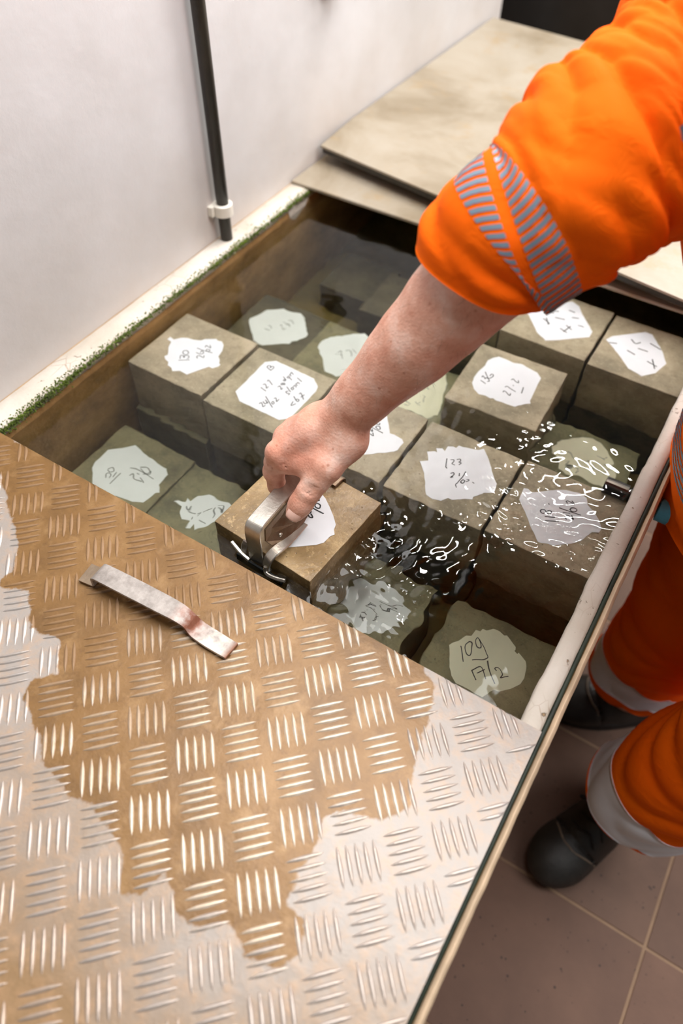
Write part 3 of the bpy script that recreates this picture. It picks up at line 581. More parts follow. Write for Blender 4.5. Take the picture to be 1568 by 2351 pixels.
# ------------------------------------------------------------------ tank
Y0, Y1 = -1.05, 1.5
tank = thing('curing_tank', 'long water-filled concrete curing tank built along the white wall', 'tank', (.22, .2, 0))
box('tank_wall', WALL_X, XL, Y0, Y1, 0, .7485, M['tank'], tank)
box('tank_wall', XR, .636, Y0, Y1, 0, .742, M['tank'], tank)
box('tank_wall', XL, XR, Y0, Y0 + .04, 0, .742, M['tank'], tank)
box('tank_wall', XL, XR, Y1 - .04, Y1, 0, .742, M['tank'], tank)
box('tank_floor', XL - .01, XR + .01, Y0, Y1, .36, .397, M['silt'], tank)

def coping(name, x0, x1, z0, z1, mat, amp, cell=.012, chip_in=None):
    ny = int((Y1 - Y0) / cell) + 1
    prof = [(x0, z0), (x0, z1 - .003), (x0 + .003, z1), ((x0 + x1) / 2, z1 + .0006), (x1 - .003, z1), (x1, z1 - .003), (x1, z0)]
    V = []
    for k in range(ny):
        y = Y0 + (Y1 - Y0) * k / (ny - 1)
        for (x, z) in prof:
            nx = mnoise.noise(Vector((x * 9, y * 26, z * 9)))
            n2 = mnoise.noise(Vector((x * 30, y * 90, 4.2)))
            dx = (amp * nx + amp * .6 * n2) * (1 if chip_in is None or abs(x - chip_in) < .006 else .3)
            V.append((x + dx, y, z + amp * .25 * mnoise.noise(Vector((x * 40, y * 40, 9)))))
    F = grid_faces(ny, len(prof))
    F += [tuple(range(len(prof))), tuple(range((ny - 1) * len(prof), ny * len(prof)))[::-1]]
    return mesh_obj(name, V, F, mat, tank, True)
coping('rim_coping', WALL_X, -.161, .735, Z_RIM, M['rim'], .0016, chip_in=-.161)
c = coping('rim_coping', .606, .6285, .738, Z_RIM, M['rim'], .0014, .006, chip_in=.606)
V, F = tube([(.6312, Y0, .7445), (.6312, -.1, .7445), (.6312, .3, .745), (.6312, Y1, .7445)], .0026, 8, True)
mesh_obj('rim_seal', V, F, M['seal'], tank, True)['label'] = 'dark green rubber seal in the gap beside the rim'
coping('outer_lip', .6345, .6415, .70, .751, M['lip'], .0007, .01)
# old paint left on the inner wall below the moss
pp = catmull([(.46, .738), (.47, .712), (.485, .700), (.515, .72), (.53, .738), (.50, .743)], 4)
pv = [(XL + .0012 + .0004 * math.sin(i), y, z) for i, (y, z) in enumerate(pp)]
pv += [(XL - .001, y, z) for (y, z) in pp]
n = len(pp)
mesh_obj('paint_patch', pv, [tuple(range(n)), tuple(range(n, 2 * n))[::-1]] + [(i, (i + 1) % n, n + (i + 1) % n, n + i) for i in range(n)], M['rim'], tank)

def moss(name, mat, count, r0, r1, spread, seed):
    r = random.Random(seed)
    V, F = [], []
    oct_f = [(0, 2, 4), (2, 1, 4), (1, 3, 4), (3, 0, 4), (2, 0, 5), (1, 2, 5), (3, 1, 5), (0, 3, 5)]
    k = 0
    while k < count:
        y = r.uniform(-.30, .58)
        dens = .35 + .65 * (mnoise.noise(Vector((y * 14, seed, 0))) * .5 + .5)
        if y < -.08: dens = 1.0
        if r.random() > dens: continue
        k += 1
        u = abs(r.gauss(0, 1)) * spread * (1.5 if y < -.1 else 1)
        x = -.1600 + r.uniform(-.003, .0025)
        z = Z_RIM - .002 - u
        if r.random() < .12:
            x -= r.uniform(0, .007); z = Z_RIM + .0005
        s = r.uniform(r0, r1)
        b = len(V)
        for d in ((1, 0, 0), (-1, 0, 0), (0, 1, 0), (0, -1, 0), (0, 0, 1), (0, 0, -1)):
            q = s * r.uniform(.6, 1.3)
            V.append((x + d[0] * q, y + d[1] * q, z + d[2] * q))
        F += [tuple(b + i for i in f) for f in oct_f]
    o = mesh_obj(name, V, F, mat, tank)
    o['kind'] = 'stuff'
    return o
moss('moss', M['moss'], 5200, .0007, .0018, .0038, 3)['label'] = 'green moss growing along the left rim'
moss('lime_crust', M['moss_pale'], 160, .0006, .0015, .0045, 11)

# ------------------------------------------------------------------ pipe and clip on the wall
PY = .3075
pipe = thing('wall_pipe', 'thin dark grey pipe running up the white wall', 'pipe', (WALL_X + .016, PY, Z_RIM))
V, F = tube([(WALL_X + .016, PY, Z_RIM - .001), (WALL_X + .016, PY, 1.3), (WALL_X + .016, PY, 2.6)], .0105, 20)
mesh_obj('pipe_tube', V, F, M['pipe'], pipe, True)
zc = .806
V, F = lathe([(.0135, -.010), (.0165, -.009), (.0165, .009), (.0135, .010)], (WALL_X + .016, PY, zc), 'Z', 24)
cl = mesh_obj('pipe_clip', V, F, M['clip'], pipe, False)
cl['label'] = 'off-white plastic clip around the pipe'
box('clip_base', WALL_X - .001, WALL_X + .010, PY - .022, PY + .022, zc - .009, zc + .009, M['clip'], cl, .002)
sk = thing('cable_box', 'small dark box on the white wall above the tank', 'box', (WALL_X + .012, .665, 1.06))
box('box_body', WALL_X, WALL_X + .022, .640, .690, 1.040, 1.10, M['black'], sk, .003)
box('box_lid', WALL_X + .022, WALL_X + .027, .637, .693, 1.037, 1.103, M['pipe'], sk, .002)

# ------------------------------------------------------------------ overflow fitting through the right wall
FY, FZ = .150, .711
ft = thing('overflow_fitting', 'dark metal overflow pipe fitting through the right tank wall', 'pipe fitting', (.585, FY, FZ))
V, F = lathe([(.0105, -.020), (.0140, -.019), (.0140, .012), (.0105, .0125), (.0105, .014), (.0125, .0145), (.0125, .017), (.009, .018), (.009, .07)], (.590, FY, FZ), 'X', 28)
mesh_obj('threaded_socket', V, F, M['steel_dark'], ft, False)
V, F = lathe([(.0125, 0), (.0155, .001), (.0155, .020), (.0125, .021)], (.645, FY, FZ), 'X', 24)
mesh_obj('blue_collar', V, F, M['blue'], ft, False)['label'] = 'light blue collar outside the tank'
V, F = lathe([(.008, 0), (.012, .001), (.012, .018), (.0135, .019), (.0135, .032), (.009, .033)], (.666, FY, FZ), 'X', 24)
mesh_obj('hose_end', V, F, M['pipe'], ft, False)

# ------------------------------------------------------------------ concrete cubes
S = .1455
def cube(x0, y0, ztop, mat, label, key=None, rz=0.0, group='test cubes in the tank', paper='paper', size=S, warp=.0006, hh=.149):
    cx, cy = x0 + size / 2, y0 + size / 2
    o = thing('concrete_cube', label, 'concrete cube', (cx, cy, ztop - hh), group)
    bm = box_bm(x0, x0 + size, y0, y0 + size, ztop - hh, ztop, .0018, 2, rz)
    bmesh.ops.subdivide_edges(bm, edges=[e for e in bm.edges if e.calc_length() > .05], cuts=7, use_grid_fill=True)
    for v in bm.verts:
        n = mnoise.noise_vector(v.co * 55 + Vector((x0 * 9, y0 * 7, 0)))
        edge = max(abs(v.co.x - cx), abs(v.co.y - cy)) > size / 2 - .004
        v.co += n * (warp * (1.6 if edge else .5))
    bm_obj('cube_body', bm, M[mat], o)
    if key:
        out, strokes, w = LABELS[key]
        n = len(out)
        # add torn irregularity between traced points
        pts = []
        for i in range(n):
            a, b = np.array(out[i]), np.array(out[(i + 1) % n])
            L = np.linalg.norm(b - a)
            m = max(1, int(L / .006))
            for k in range(m):
                p = a + (b - a) * k / m
                j = mnoise.noise(Vector((p[0] * 400, p[1] * 400, 3.3))) * .0006 if k else 0
                pts.append((p[0] + j, p[1] + j))
        V, F = poly_prism(pts, ztop - .0008, ztop + .0007)
        lb = mesh_obj('paper_label', V, F, M[paper], o)
        lb['label'] = 'torn paper label with handwritten numbers'
        V, F = [], []
        for st in strokes:
            p = catmull(st, 5) if len(st) > 2 else np.array(st)
            T = np.gradient(p, axis=0); T /= np.linalg.norm(T, axis=1)[:, None] + 1e-12
            Nn = np.stack([-T[:, 1], T[:, 0]], 1) * w / 2
            p[0] -= T[0] * w * .4; p[-1] += T[-1] * w * .4
            b0 = len(V)
            for i in range(len(p)):
                V += [(p[i, 0] + Nn[i, 0], p[i, 1] + Nn[i, 1], ztop + .00085), (p[i, 0] - Nn[i, 0], p[i, 1] - Nn[i, 1], ztop + .00085)]
            F += [(b0 + 2 * i, b0 + 2 * i + 1, b0 + 2 * i + 3, b0 + 2 * i + 2) for i in range(len(p) - 1)]
        mesh_obj('handwriting', V, F, M['ink'], lb)['kind'] = 'stuff'
    return o

cube(-.1495, -.003, Z_TOP, 'concrete', 'concrete cube against the left tank wall, torn label reading 130 and 26/02', '130')
cube(.0035, -.0085, Z_TOP, 'concrete', 'concrete cube with an eight-sided label reading 127, 24/02 and 28 dgn', '127')
cube(.1625, -.0065, Z_TOP, 'concrete', 'concrete cube partly behind the hand, label dated 22/02', '22')
cube(.3145, -.0075, Z_TOP, 'concrete', 'concrete cube with a square torn label reading 123 and 21/02', '123')
cube(.4645, -.0035, Z_TOP, 'concrete', 'concrete cube beside the right rim, label reading 118 and 21/02', '118')
cube(.303, .196, Z_TOP, 'concrete', 'concrete cube standing free, label reading 136 and 27-2', '136', math.radians(2.5))
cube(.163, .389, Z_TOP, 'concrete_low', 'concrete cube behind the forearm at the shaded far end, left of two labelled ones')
cube(.311, .387, Z_TOP, 'concrete', 'concrete cube half shaded by the far cover, its label left of the other', 'far_right_a')
cube(.4615, .383, Z_TOP, 'concrete', 'concrete cube half shaded by the far cover, next to the orange jacket', 'far_right_b')
# lower layer, seen through the water
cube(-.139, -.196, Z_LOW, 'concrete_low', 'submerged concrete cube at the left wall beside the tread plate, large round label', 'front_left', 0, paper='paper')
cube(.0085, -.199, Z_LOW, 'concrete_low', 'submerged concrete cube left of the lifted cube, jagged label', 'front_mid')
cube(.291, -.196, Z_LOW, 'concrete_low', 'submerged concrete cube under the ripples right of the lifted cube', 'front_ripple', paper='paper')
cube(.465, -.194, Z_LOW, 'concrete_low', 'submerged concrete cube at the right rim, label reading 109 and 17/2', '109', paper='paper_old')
cube(-.141, .204, Z_LOW, 'concrete_shaded', 'submerged concrete cube, shade in its dark colour, at the left wall behind cube 130', 'far_low_dark', paper='paper')
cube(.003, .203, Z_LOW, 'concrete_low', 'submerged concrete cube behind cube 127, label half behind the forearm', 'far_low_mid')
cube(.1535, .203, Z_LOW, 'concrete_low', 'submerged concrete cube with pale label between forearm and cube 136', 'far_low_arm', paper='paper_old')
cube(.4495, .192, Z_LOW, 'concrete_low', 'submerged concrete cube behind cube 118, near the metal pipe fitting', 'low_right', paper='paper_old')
for (x, y, who) in ((-.150, -.0125, 'unlabelled lower cube under the leftmost middle-row cube, its edge a pale ledge'), (.0025, -.004, 'unlabelled lower cube directly under the cube with the eight-sided label'),
                    (.160, -.004, 'unlabelled lower cube under the cube beside the wrist'), (.314, -.004, 'unlabelled lower cube whose dark face shows right of the lifted cube'), (.4645, .0, 'unlabelled lower cube at the right rim, dark face above the cube reading 109'),
                    (.3015, .198, 'unlabelled lower cube under the free-standing cube'), (.163, .392, 'unlabelled lower cube at the far end behind the forearm'),
                    (.311, .392, 'unlabelled lower cube under the left half-shaded far cube'), (.4615, .388, 'unlabelled lower cube under the half-shaded cube by the jacket')):
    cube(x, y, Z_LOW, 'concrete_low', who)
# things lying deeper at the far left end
cube(-.10, .47, Z_LOW - .06, 'concrete_shaded', 'concrete cube coloured dim for shade, deep under water at the far left end', size=.12, hh=.092)
cube(.02, .42, Z_LOW - .02, 'concrete_shaded', 'concrete cube coloured dim for shade, deep under water, behind the forearm', size=.13, hh=.132)

# ------------------------------------------------------------------ lifted cube and lifting tool
HZ = .75
hc = Vector((.2635, -.1342, 0))
hl, hf, hr_ = Vector((.1845, -.2005, 0)), Vector((.3345, -.215, 0)), Vector((.3425, -.0685, 0))
HRZ = math.atan2(-.0115, .15)
held = thing('concrete_cube', 'wet brown concrete cube lifted half out of the water, label dated 20/02', 'concrete cube', (hc.x, hc.y, HZ - .149), 'test cubes in the tank')
bm = box_bm(hc.x - .0745, hc.x + .0745, hc.y - .0735, hc.y + .0735, HZ - .149, HZ, .0014, 2, HRZ)
bmesh.ops.subdivide_edges(bm, edges=[e for e in bm.edges if e.calc_length() > .05], cuts=11, use_grid_fill=True)
for v in bm.verts:
    v.co += mnoise.noise_vector(v.co * 70) * .0006
bm_obj('cube_body', bm, M['concrete_wet'], held)
out, strokes, w = LABELS['held']
V, F = poly_prism(list(out), HZ - .0006, HZ + .0008)
lb = mesh_obj('paper_label', V, F, M['paper'], held)
lb['label'] = 'wet torn white paper label reading 20/02'
V, F = [], []
for st in strokes:
    p = catmull(st, 5) if len(st) > 2 else np.array(st)
    T = np.gradient(p, axis=0); T /= np.linalg.norm(T, axis=1)[:, None] + 1e-12
    Nn = np.stack([-T[:, 1], T[:, 0]], 1) * w / 2
    b0 = len(V)
    for i in range(len(p)):
        V += [(p[i, 0] + Nn[i, 0], p[i, 1] + Nn[i, 1], HZ + .001), (p[i, 0] - Nn[i, 0], p[i, 1] - Nn[i, 1], HZ + .001)]
    F += [(b0 + 2 * i, b0 + 2 * i + 1, b0 + 2 * i + 3, b0 + 2 * i + 2) for i in range(len(p) - 1)]
mesh_obj('handwriting', V, F, M['ink'], lb)['kind'] = 'stuff'

def steel(name, col, rough, rust=0.0):
    m = NM(name)
    c = m.ramp(m.noise(45, 6, .65), [(.3, tuple(x * .72 for x in col[:3]) + (1,)), (.7, col)])
    if rust:
        r = m.noise(16, 6, .7)
        c = m.mix(m.math('MULTIPLY', m.step(r, .5, .66), rust), c, srgb(120, 82, 54))
    m.set(Base_Color=c, Metallic=.9, Roughness=m.step(m.noise(60, 4), 0, 1.6))
    m.b.inputs['Roughness'].default_value = rough
    rr = m.n('ShaderNodeMapRange'); rr.inputs['To Min'].default_value = rough * .7; rr.inputs['To Max'].default_value = rough * 1.4
    m.link(m.noise(50, 4), rr.inputs[0]); m.link(rr.outputs[0], m.b.inputs['Roughness'])
    m.bump(m.noise(300, 3), .0002)
    return m.m
M['steel'] = steel('brushed_stainless_steel', srgb(206, 200, 190), .32, .12)
M['steel_stained'] = steel('brown_stained_steel', srgb(150, 132, 112), .36, .6)
M['steel_blue'] = steel('dark_wet_steel', srgb(70, 74, 76), .2, .1)

tool = thing('lifting_tongs', 'steel lifting tongs with a strap handle clamped on the lifted cube', 'lifting tool', (.254, -.14, HZ))
def strap(path, width, thick, nm, mat, up0, n=6, bev=True):
    p = catmull(path, n)
    w, t = width / 2, thick / 2
    e = min(.0008, t * .6)
    prof = [(-w + e, -t), (w - e, -t), (w, -t + e), (w, t - e), (w - e, t), (-w + e, t), (-w, t - e), (-w, -t + e)]
    V, F = tube(p, 1.0, 8, True, up0, prof)
    return mesh_obj(nm, V, F, mat, tool)
BX = .2535
# the U-shaped handle: near leg, rounded corner, top bar, far leg
strap([(BX + .002, -.2135, .731), (BX + .002, -.2135, .745), (BX + .001, -.2135, .768), (BX, -.2125, .786), (BX, -.2085, .7955), (BX, -.199, .7985),
       (BX, -.17, .7985), (BX, -.13, .7985), (BX + .001, -.098, .7975), (BX + .003, -.088, .791), (BX + .006, -.082, .772), (BX + .008, -.079, .757),
       (BX + .010, -.072, .7525), (BX + .013, -.058, .7525)], .022, .003, 'handle_strap', M['steel'], (0, -1, 0), 6)
# far jaw with a rib over the cube's back edge
strap([(BX + .012, -.075, .7535), (BX + .014, -.062, .7545), (BX + .0145, -.0565, .750), (BX + .0145, -.055, .735)], .034, .003, 'far_jaw', M['steel_stained'], (0, 0, 1), 6)
# stained web plate sloping from the bar's right edge down to the cube
pts = [(.2655, -.204, .793), (.266, -.150, .796), (.2665, -.110, .795), (.279, -.112, .768), (.2815, -.150, .759), (.2790, -.180, .7565), (.272, -.199, .758), (.267, -.207, .775)]
nrm = Vector((.95, 0, .3)).normalized() * .0012
V = [tuple(Vector(p) + nrm) for p in pts] + [tuple(Vector(p) - nrm) for p in pts]
n = len(pts)
mesh_obj('web_plate', V, [tuple(range(n)), tuple(range(n, 2 * n))[::-1]] + [(i, n + i, n + (i + 1) % n, (i + 1) % n) for i in range(n)], M['steel_stained'], tool)
# hook that runs from the web plate over the front edge
strap([(.281, -.150, .7565), (.2815, -.172, .7575), (.281, -.190, .7600), (.2785, -.204, .7605), (.2755, -.2125, .7560), (.2735, -.2165, .747), (.2725, -.2175, .737)], .013, .0035, 'front_hook', M['steel'], (0, 0, 1), 6)
# jaw prongs on the front face of the cube
def rod(path, nm, w=.0048, h=.0048):
    p = catmull(path, 5)
    e = .001
    a, b = w / 2, h / 2
    prof = [(-a + e, -b), (a - e, -b), (a, -b + e), (a, b - e), (a - e, b), (-a + e, b), (-a, b - e), (-a, -b + e)]
    V, F = tube(p, 1.0, 8, True, (0, 0, 1), prof)
    return mesh_obj(nm, V, F, M['steel'], tool)
rod([(.2725, -.2185, .741), (.2735, -.2205, .7345), (.279, -.2225, .733), (.290, -.2215, .733), (.3005, -.219, .7335)], 'prong')
rod([(.2150, -.2095, .7375), (.224, -.2125, .7365), (.234, -.2155, .735), (.2465, -.2175, .733)], 'prong')
strap([(.238, -.2085, .7545), (.2365, -.211, .748), (.2350, -.2125, .735)], .008, .003, 'jaw_tab', M['steel'], (0, -1, 0), 4)
jaw = strap([(.228, -.2165, .7275), (.254, -.2185, .7265), (.296, -.2205, .7285)], .012, .004, 'jaw_bar', M['steel_blue'], (0, -1, 0), 8)
V, F = lathe([(.0015, -.001), (.0028, 0), (.0028, .0016), (.001, .0024)], (.2725, -.186, .768), 'X', 12)
mesh_obj('rivet', V, F, M['steel'], tool)

# ------------------------------------------------------------------ near tread plate
WETP = np.array(WET)
def wet_sd(P):
    P = np.asarray(P, float)
    n = len(WETP)
    d = np.full(len(P), 9.0); inside = np.zeros(len(P), bool)
    for i in range(n):
        a, b = WETP[i], WETP[(i + 1) % n]
        ab = b - a
        t = np.clip(((P - a) @ ab) / (ab @ ab), 0, 1)
        d = np.minimum(d, np.linalg.norm(P - a - t[:, None] * ab, axis=1))
        c = ((a[1] > P[:, 1]) != (b[1] > P[:, 1]))
        xs = a[0] + (P[:, 1] - a[1]) * ab[0] / (ab[1] if ab[1] else 1e-12)
        inside ^= c & (P[:, 0] < xs)
    return np.where(inside, d, -d)

def tread_mat(name, bars):
    m = NM(name)
    at = m.n('ShaderNodeAttribute', attribute_name='wet')
    w = at.outputs['Fac']
    # alternating streaky edge that follows the bar pattern
    e = m.noise(55, 4, .6)
    e2 = m.noise(16, 3, .5)
    w = m.math('ADD', w, m.math('MULTIPLY', m.math('SUBTRACT', e, .5), .016))
    w = m.math('ADD', w, m.math('MULTIPLY', m.math('SUBTRACT', e2, .5), .014))
    wet = m.step(w, -.0012, .0012)
    y = m.n('ShaderNodeSeparateXYZ'); m.link(m.co(), y.inputs[0])
    tan = m.step(m.math('ADD', y.outputs[1], m.math('MULTIPLY', m.math('SUBTRACT', m.noise(6, 5), .5), .30)), .05, -.10)
    dryc = m.mix(tan, srgb(156, 147, 140), srgb(142, 113, 80))
    dryc = m.mix(m.math('MULTIPLY', m.step(m.noise(70, 5, .7), .45, .75), .5), dryc, srgb(190, 150, 112))
    wetc = m.ramp(m.noise(11, 5, .6), [(.25, srgb(98, 70, 36)), (.5, srgb(126, 92, 50)), (.8, srgb(146, 112, 70))])
    wetc = m.mix(m.math('MULTIPLY', m.step(m.noise(120, 4, .7), .5, .72), .5), wetc, srgb(96, 66, 34))
    wetc = m.mix(m.math('MULTIPLY', m.step(m.noise(28, 5, .65), .52, .70), .45), wetc, srgb(168, 134, 92))
    if bars:
        dryc = m.mix(.35, dryc, srgb(206, 198, 194))
        wetc = m.mix(m.step(m.noise(60, 4), .35, .65), srgb(200, 178, 150), srgb(226, 216, 204))
        gp = m.n('ShaderNodeNewGeometry').outputs['Position']
        gs = m.n('ShaderNodeSeparateXYZ'); m.link(gp, gs.inputs[0])
        silt = m.step(m.math('ADD', m.math('SUBTRACT', gs.outputs[0], m.math('MULTIPLY', gs.outputs[1], .55)), m.math('MULTIPLY', m.math('SUBTRACT', m.noise(7, 3, .5, gp), .5), .5)), .62, .40)
        wetc = m.mix(m.math('MULTIPLY', silt, .95), wetc, srgb(128, 94, 56))
    m.set(Base_Color=m.mix(wet, dryc, wetc))
    r = m.n('ShaderNodeMapRange'); m.link(wet, r.inputs[0])
    r.inputs['To Min'].default_value = .42; r.inputs['To Max'].default_value = .30 if bars else .38
    m.set(Metallic=.18, Roughness=r.outputs[0])
    if bars:
        inv = m.math('SUBTRACT', 1.0, m.math('MULTIPLY', silt, wet))
        m.set(Metallic=m.math('ADD', .12, m.math('MULTIPLY', inv, .33)))
        m.set(Roughness=m.math('SUBTRACT', .52, m.math('MULTIPLY', inv, .20)))
    m.set(Specular_IOR_Level=.5)
    m.bump(m.noise(140, 5, .6), .0004)
    return m.m
M['tread'] = tread_mat('stained_aluminium_sheet', False)
M['tread_bar'] = tread_mat('worn_aluminium_bars', True)

PX0, PX1, PY0, PY1 = -.200, .6292, -.86, -.2395
plate = thing('tread_plate', 'aluminium tread plate with brown wet stain covering the near end of the tank', 'metal plate', (.215, -.55, Z_PLATE - .004))
nx, ny = 232, 176
xs = np.linspace(PX0, PX1, nx); ys = np.linspace(PY0, PY1, ny)
GX, GY = np.meshgrid(xs, ys)
top = np.stack([GX.ravel(), GY.ravel()], 1)
gz = np.array([.0003 * mnoise.noise(Vector((x * 40, y * 40, 0))) for x, y in top])
V = np.column_stack([top, Z_PLATE + gz])
F = grid_faces(ny, nx, False)
nb = len(V)
loop = [j for j in range(nx)] + [i * nx + nx - 1 for i in range(1, ny)] + [(ny - 1) * nx + j for j in range(nx - 2, -1, -1)] + [i * nx for i in range(ny - 2, 0, -1)]
Vb = V[loop].copy(); Vb[:, 2] = Z_PLATE - .004
V = np.vstack([V, Vb])
F += [(loop[i], nb + i, nb + (i + 1) % len(loop), loop[(i + 1) % len(loop)]) for i in range(len(loop))]
F.append(tuple(range(nb, nb + len(loop)))[::-1])
sheet = mesh_obj('plate_sheet', V, F, M['tread'], plate)
att = sheet.data.attributes.new('wet', 'FLOAT', 'POINT')
att.data.foreach_set('value', wet_sd(V[:, :2]).astype(np.float32))

def bar_mesh(L=.0365, Wd=.0050, Hh=.0014):
    """lens-shaped raised bar, length along +x"""
    st = [(-1, .05, .0), (-.8, .5, .75), (-.4, .92, 1), (0, 1, 1), (.4, .92, 1), (.8, .5, .75), (1, .05, .0)]
    V, F = [], []
    for (u, w, h) in st:
        x = u * L / 2
        V += [(x, -w * Wd / 2, -.0004), (x, -w * Wd / 4.4, h * Hh), (x, w * Wd / 4.4, h * Hh), (x, w * Wd / 2, -.0004)]
    for i in range(len(st) - 1):
        for j in range(3):
            F.append((4 * i + j, 4 * (i + 1) + j, 4 * (i + 1) + j + 1, 4 * i + j + 1))
    return np.array(V), F
bv, bf = bar_mesh()
bars = []
a1, a2 = np.array((.03165, .03290)), np.array((.0310, -.0333))
org = np.array((.412, -.309))
for i in range(-24, 14):
    for j in range(-14, 24):
        c = org + a1 * i + a2 * j
        if not (PX0 - .02 < c[0] < PX1 + .02 and PY0 - .02 < c[1] < PY1 + .02): continue
        vert = (i + j) % 2 == 0
        d = a2 / np.linalg.norm(a2) if vert else a1 / np.linalg.norm(a1)
        nrm2 = np.array((-d[1], d[0]))
        for k in range(-2, 3):
            p = c + nrm2 * k * .0084
            t = (PX0 + .004 < p[0] < PX1 - .004) and (PY0 + .004 < p[1] < PY1 - .003)
            if t: bars.append((p[0], p[1], math.atan2(d[1], d[0])))
camv = Vector(cam.matrix_world.translation)
bars.sort(key=lambda b: (Vector((b[0], b[1], Z_PLATE)) - camv).length + (9 if b[1] < -.62 or b[0] < -.05 else 0))
bar_me = {}
rest = []
n_single = 0
for idx, (x, y, a) in enumerate(bars):
    ca, sa = math.cos(a), math.sin(a)
    ex, ey = abs(ca) * .0185 + .0005, abs(sa) * .0185 + .0005
    edge_bar = x + ex > PX1 or x - ex < PX0 or y + ey > PY1
    if n_single < 300 and not edge_bar:
        n_single += 1
        wv = float(wet_sd(np.array([[x, y]]))[0])
        key = (0 if wv < -.012 else 2 if wv > .012 else 1)
        if key not in bar_me:
            me = bpy.data.meshes.new('tread_bar')
            me.from_pydata(bv.tolist(), [], bf); me.materials.append(M['tread_bar'])
            me.polygons.foreach_set('use_smooth', [True] * len(me.polygons))
            at_ = me.attributes.new('wet', 'FLOAT', 'POINT')
            at_.data.foreach_set('value', [(-.03, .0, .03)[key]] * len(bv))
            bar_me[key] = me
        o = bpy.data.objects.new('tread_bar', bar_me[key])
        COL.objects.link(o); o.parent = plate
        o.location = Vector((x, y, Z_PLATE)) - WL[plate]
        o.rotation_euler = (0, 0, a)
    else:
        q = (bv @ np.array(((ca, sa, 0), (-sa, ca, 0), (0, 0, 1)))) + (x, y, Z_PLATE)
        q[:, 0] = np.clip(q[:, 0], PX0 + .0004, PX1 - .0004); q[:, 1] = np.minimum(q[:, 1], PY1 - .0004)
        rest.append((q, bf))
V, F = joinvf(rest)
o = mesh_obj('tread_bars', V, F, M['tread_bar'], plate, True)
o['kind'] = 'stuff'
at_ = o.data.attributes.new('wet', 'FLOAT', 'POINT')
at_.data.foreach_set('value', wet_sd(np.array(V)[:, :2]).astype(np.float32))

# ------------------------------------------------------------------ bent steel strap lying on the plate
def rust_bar():
    m = NM('galvanised_strap_with_rust')
    x = m.n('ShaderNodeSeparateXYZ'); m.link(m.co(), x.inputs[0])
    c = m.ramp(m.noise(55, 6, .7), [(.3, srgb(128, 120, 114)), (.7, srgb(178, 170, 164))])
    neck = m.math('MULTIPLY', m.step(m.math('ABSOLUTE', m.math('SUBTRACT', x.outputs[0], .045)), .026, .006), m.step(m.noise(70, 5), .3, .55))
    c = m.mix(neck, c, srgb(110, 62, 40))
    end = m.math('MULTIPLY', m.step(x.outputs[0], .055, .068), m.step(m.noise(40, 4), .42, .58))
    c = m.mix(end, c, srgb(206, 196, 186))
    edge = m.step(x.outputs[0], .094, .101)
    c = m.mix(edge, c, srgb(120, 72, 44))
    m.set(Base_Color=c, Metallic=.35, Roughness=.42)
    m.bump(m.noise(160, 5), .0004)
    return m.m
M['rust'] = rust_bar()
st = thing('steel_strap', 'rusty bent flat steel strap lying on the tread plate', 'metal strap', (.212, -.337, Z_PLATE))
def strap2(path, widths, nm, mat, yaw):
    p = catmull(path, 8)
    V, F = [], []
    ww = np.interp(np.linspace(0, 1, len(p)), np.linspace(0, 1, len(widths)), widths)
    T, N, B = frames(p, (0, 0, 1))
    for i in range(len(p)):
        for (a, b) in ((-1, -1), (1, -1), (1, 1), (-1, 1)):
            V.append(p[i] + B[i] * a * ww[i] / 2 + N[i] * b * .0016)
    F = grid_faces(len(p), 4); F += [(3, 2, 1, 0), tuple(range(4 * len(p) - 4, 4 * len(p)))]
    V = np.array(V)
    c, s = math.cos(yaw), math.sin(yaw)
    V = V @ np.array(((c, s, 0), (-s, c, 0), (0, 0, 1))) + np.array(WL[st])
    return mesh_obj(nm, V, F, mat, st)
# local x along the strap: flat foot, upright step, raised bar, bent neck, flat end
zl = .0032
strap2([(-.103, -.004, zl), (-.092, -.003, zl), (-.083, -.002, zl)], [.025, .025], 'foot_plate', M['steel_stained'], math.radians(2))
strap2([(-.0835, -.002, zl), (-.0822, -.002, zl + .003), (-.0815, -.002, zl + .012), (-.079, -.002, zl + .0165), (-.070, -.0015, zl + .0175), (-.03, 0, zl + .017), (.010, .0015, zl + .0155),
        (.030, .002, zl + .014), (.042, .002, zl + .009), (.050, .001, zl + .003), (.058, .000, zl + .001), (.075, -.001, zl + .0005), (.101, -.002, zl + .0005)],
       [.023, .023, .023, .023, .0235, .024, .0235, .022, .020, .0215, .0225, .023, .022], 'strap_bar', M['rust'], math.radians(2))

# ------------------------------------------------------------------ far covers
b2 = thing('cover_board', 'lower pale board across the tank, in the shadow of the upper cover', 'board', (.22, 1.0, Z_RIM))
bm = box_bm(-.1995, .629, .5275, 1.46, Z_RIM + .0005, Z_RIM + .0065, .001, 1)
bm_obj('board_sheet', bm, M['sheet'], b2)
yaw = math.radians(-8.8)
b1 = thing('cover_sheet', 'stained beige cover sheet lying askew over the far end of the tank', 'cover sheet', (.21, 1.05, .772))
def rotpt(x, y):
    c, s = math.cos(yaw), math.sin(yaw)
    # corner at the wall, front left
    return (-.190 + x * c - y * s, .618 + x * s + y * c)
Lx, Ly = .80, .86
pl = [rotpt(0, 0), rotpt(Lx, 0), rotpt(Lx, Ly), (-.196, rotpt(0, Ly)[1] - .03), (-.199, .75)]
V, F = poly_prism(pl, .7865, .7905)
mesh_obj('sheet_panel', V, F, M['sheet'], b1)
V, F = poly_prism([rotpt(0.002, .003), rotpt(Lx - .002, .003), rotpt(Lx - .002, .0055), rotpt(.002, .0055)], .776, .7865)
mesh_obj('folded_edge', V, F, M['pipe'], b1)
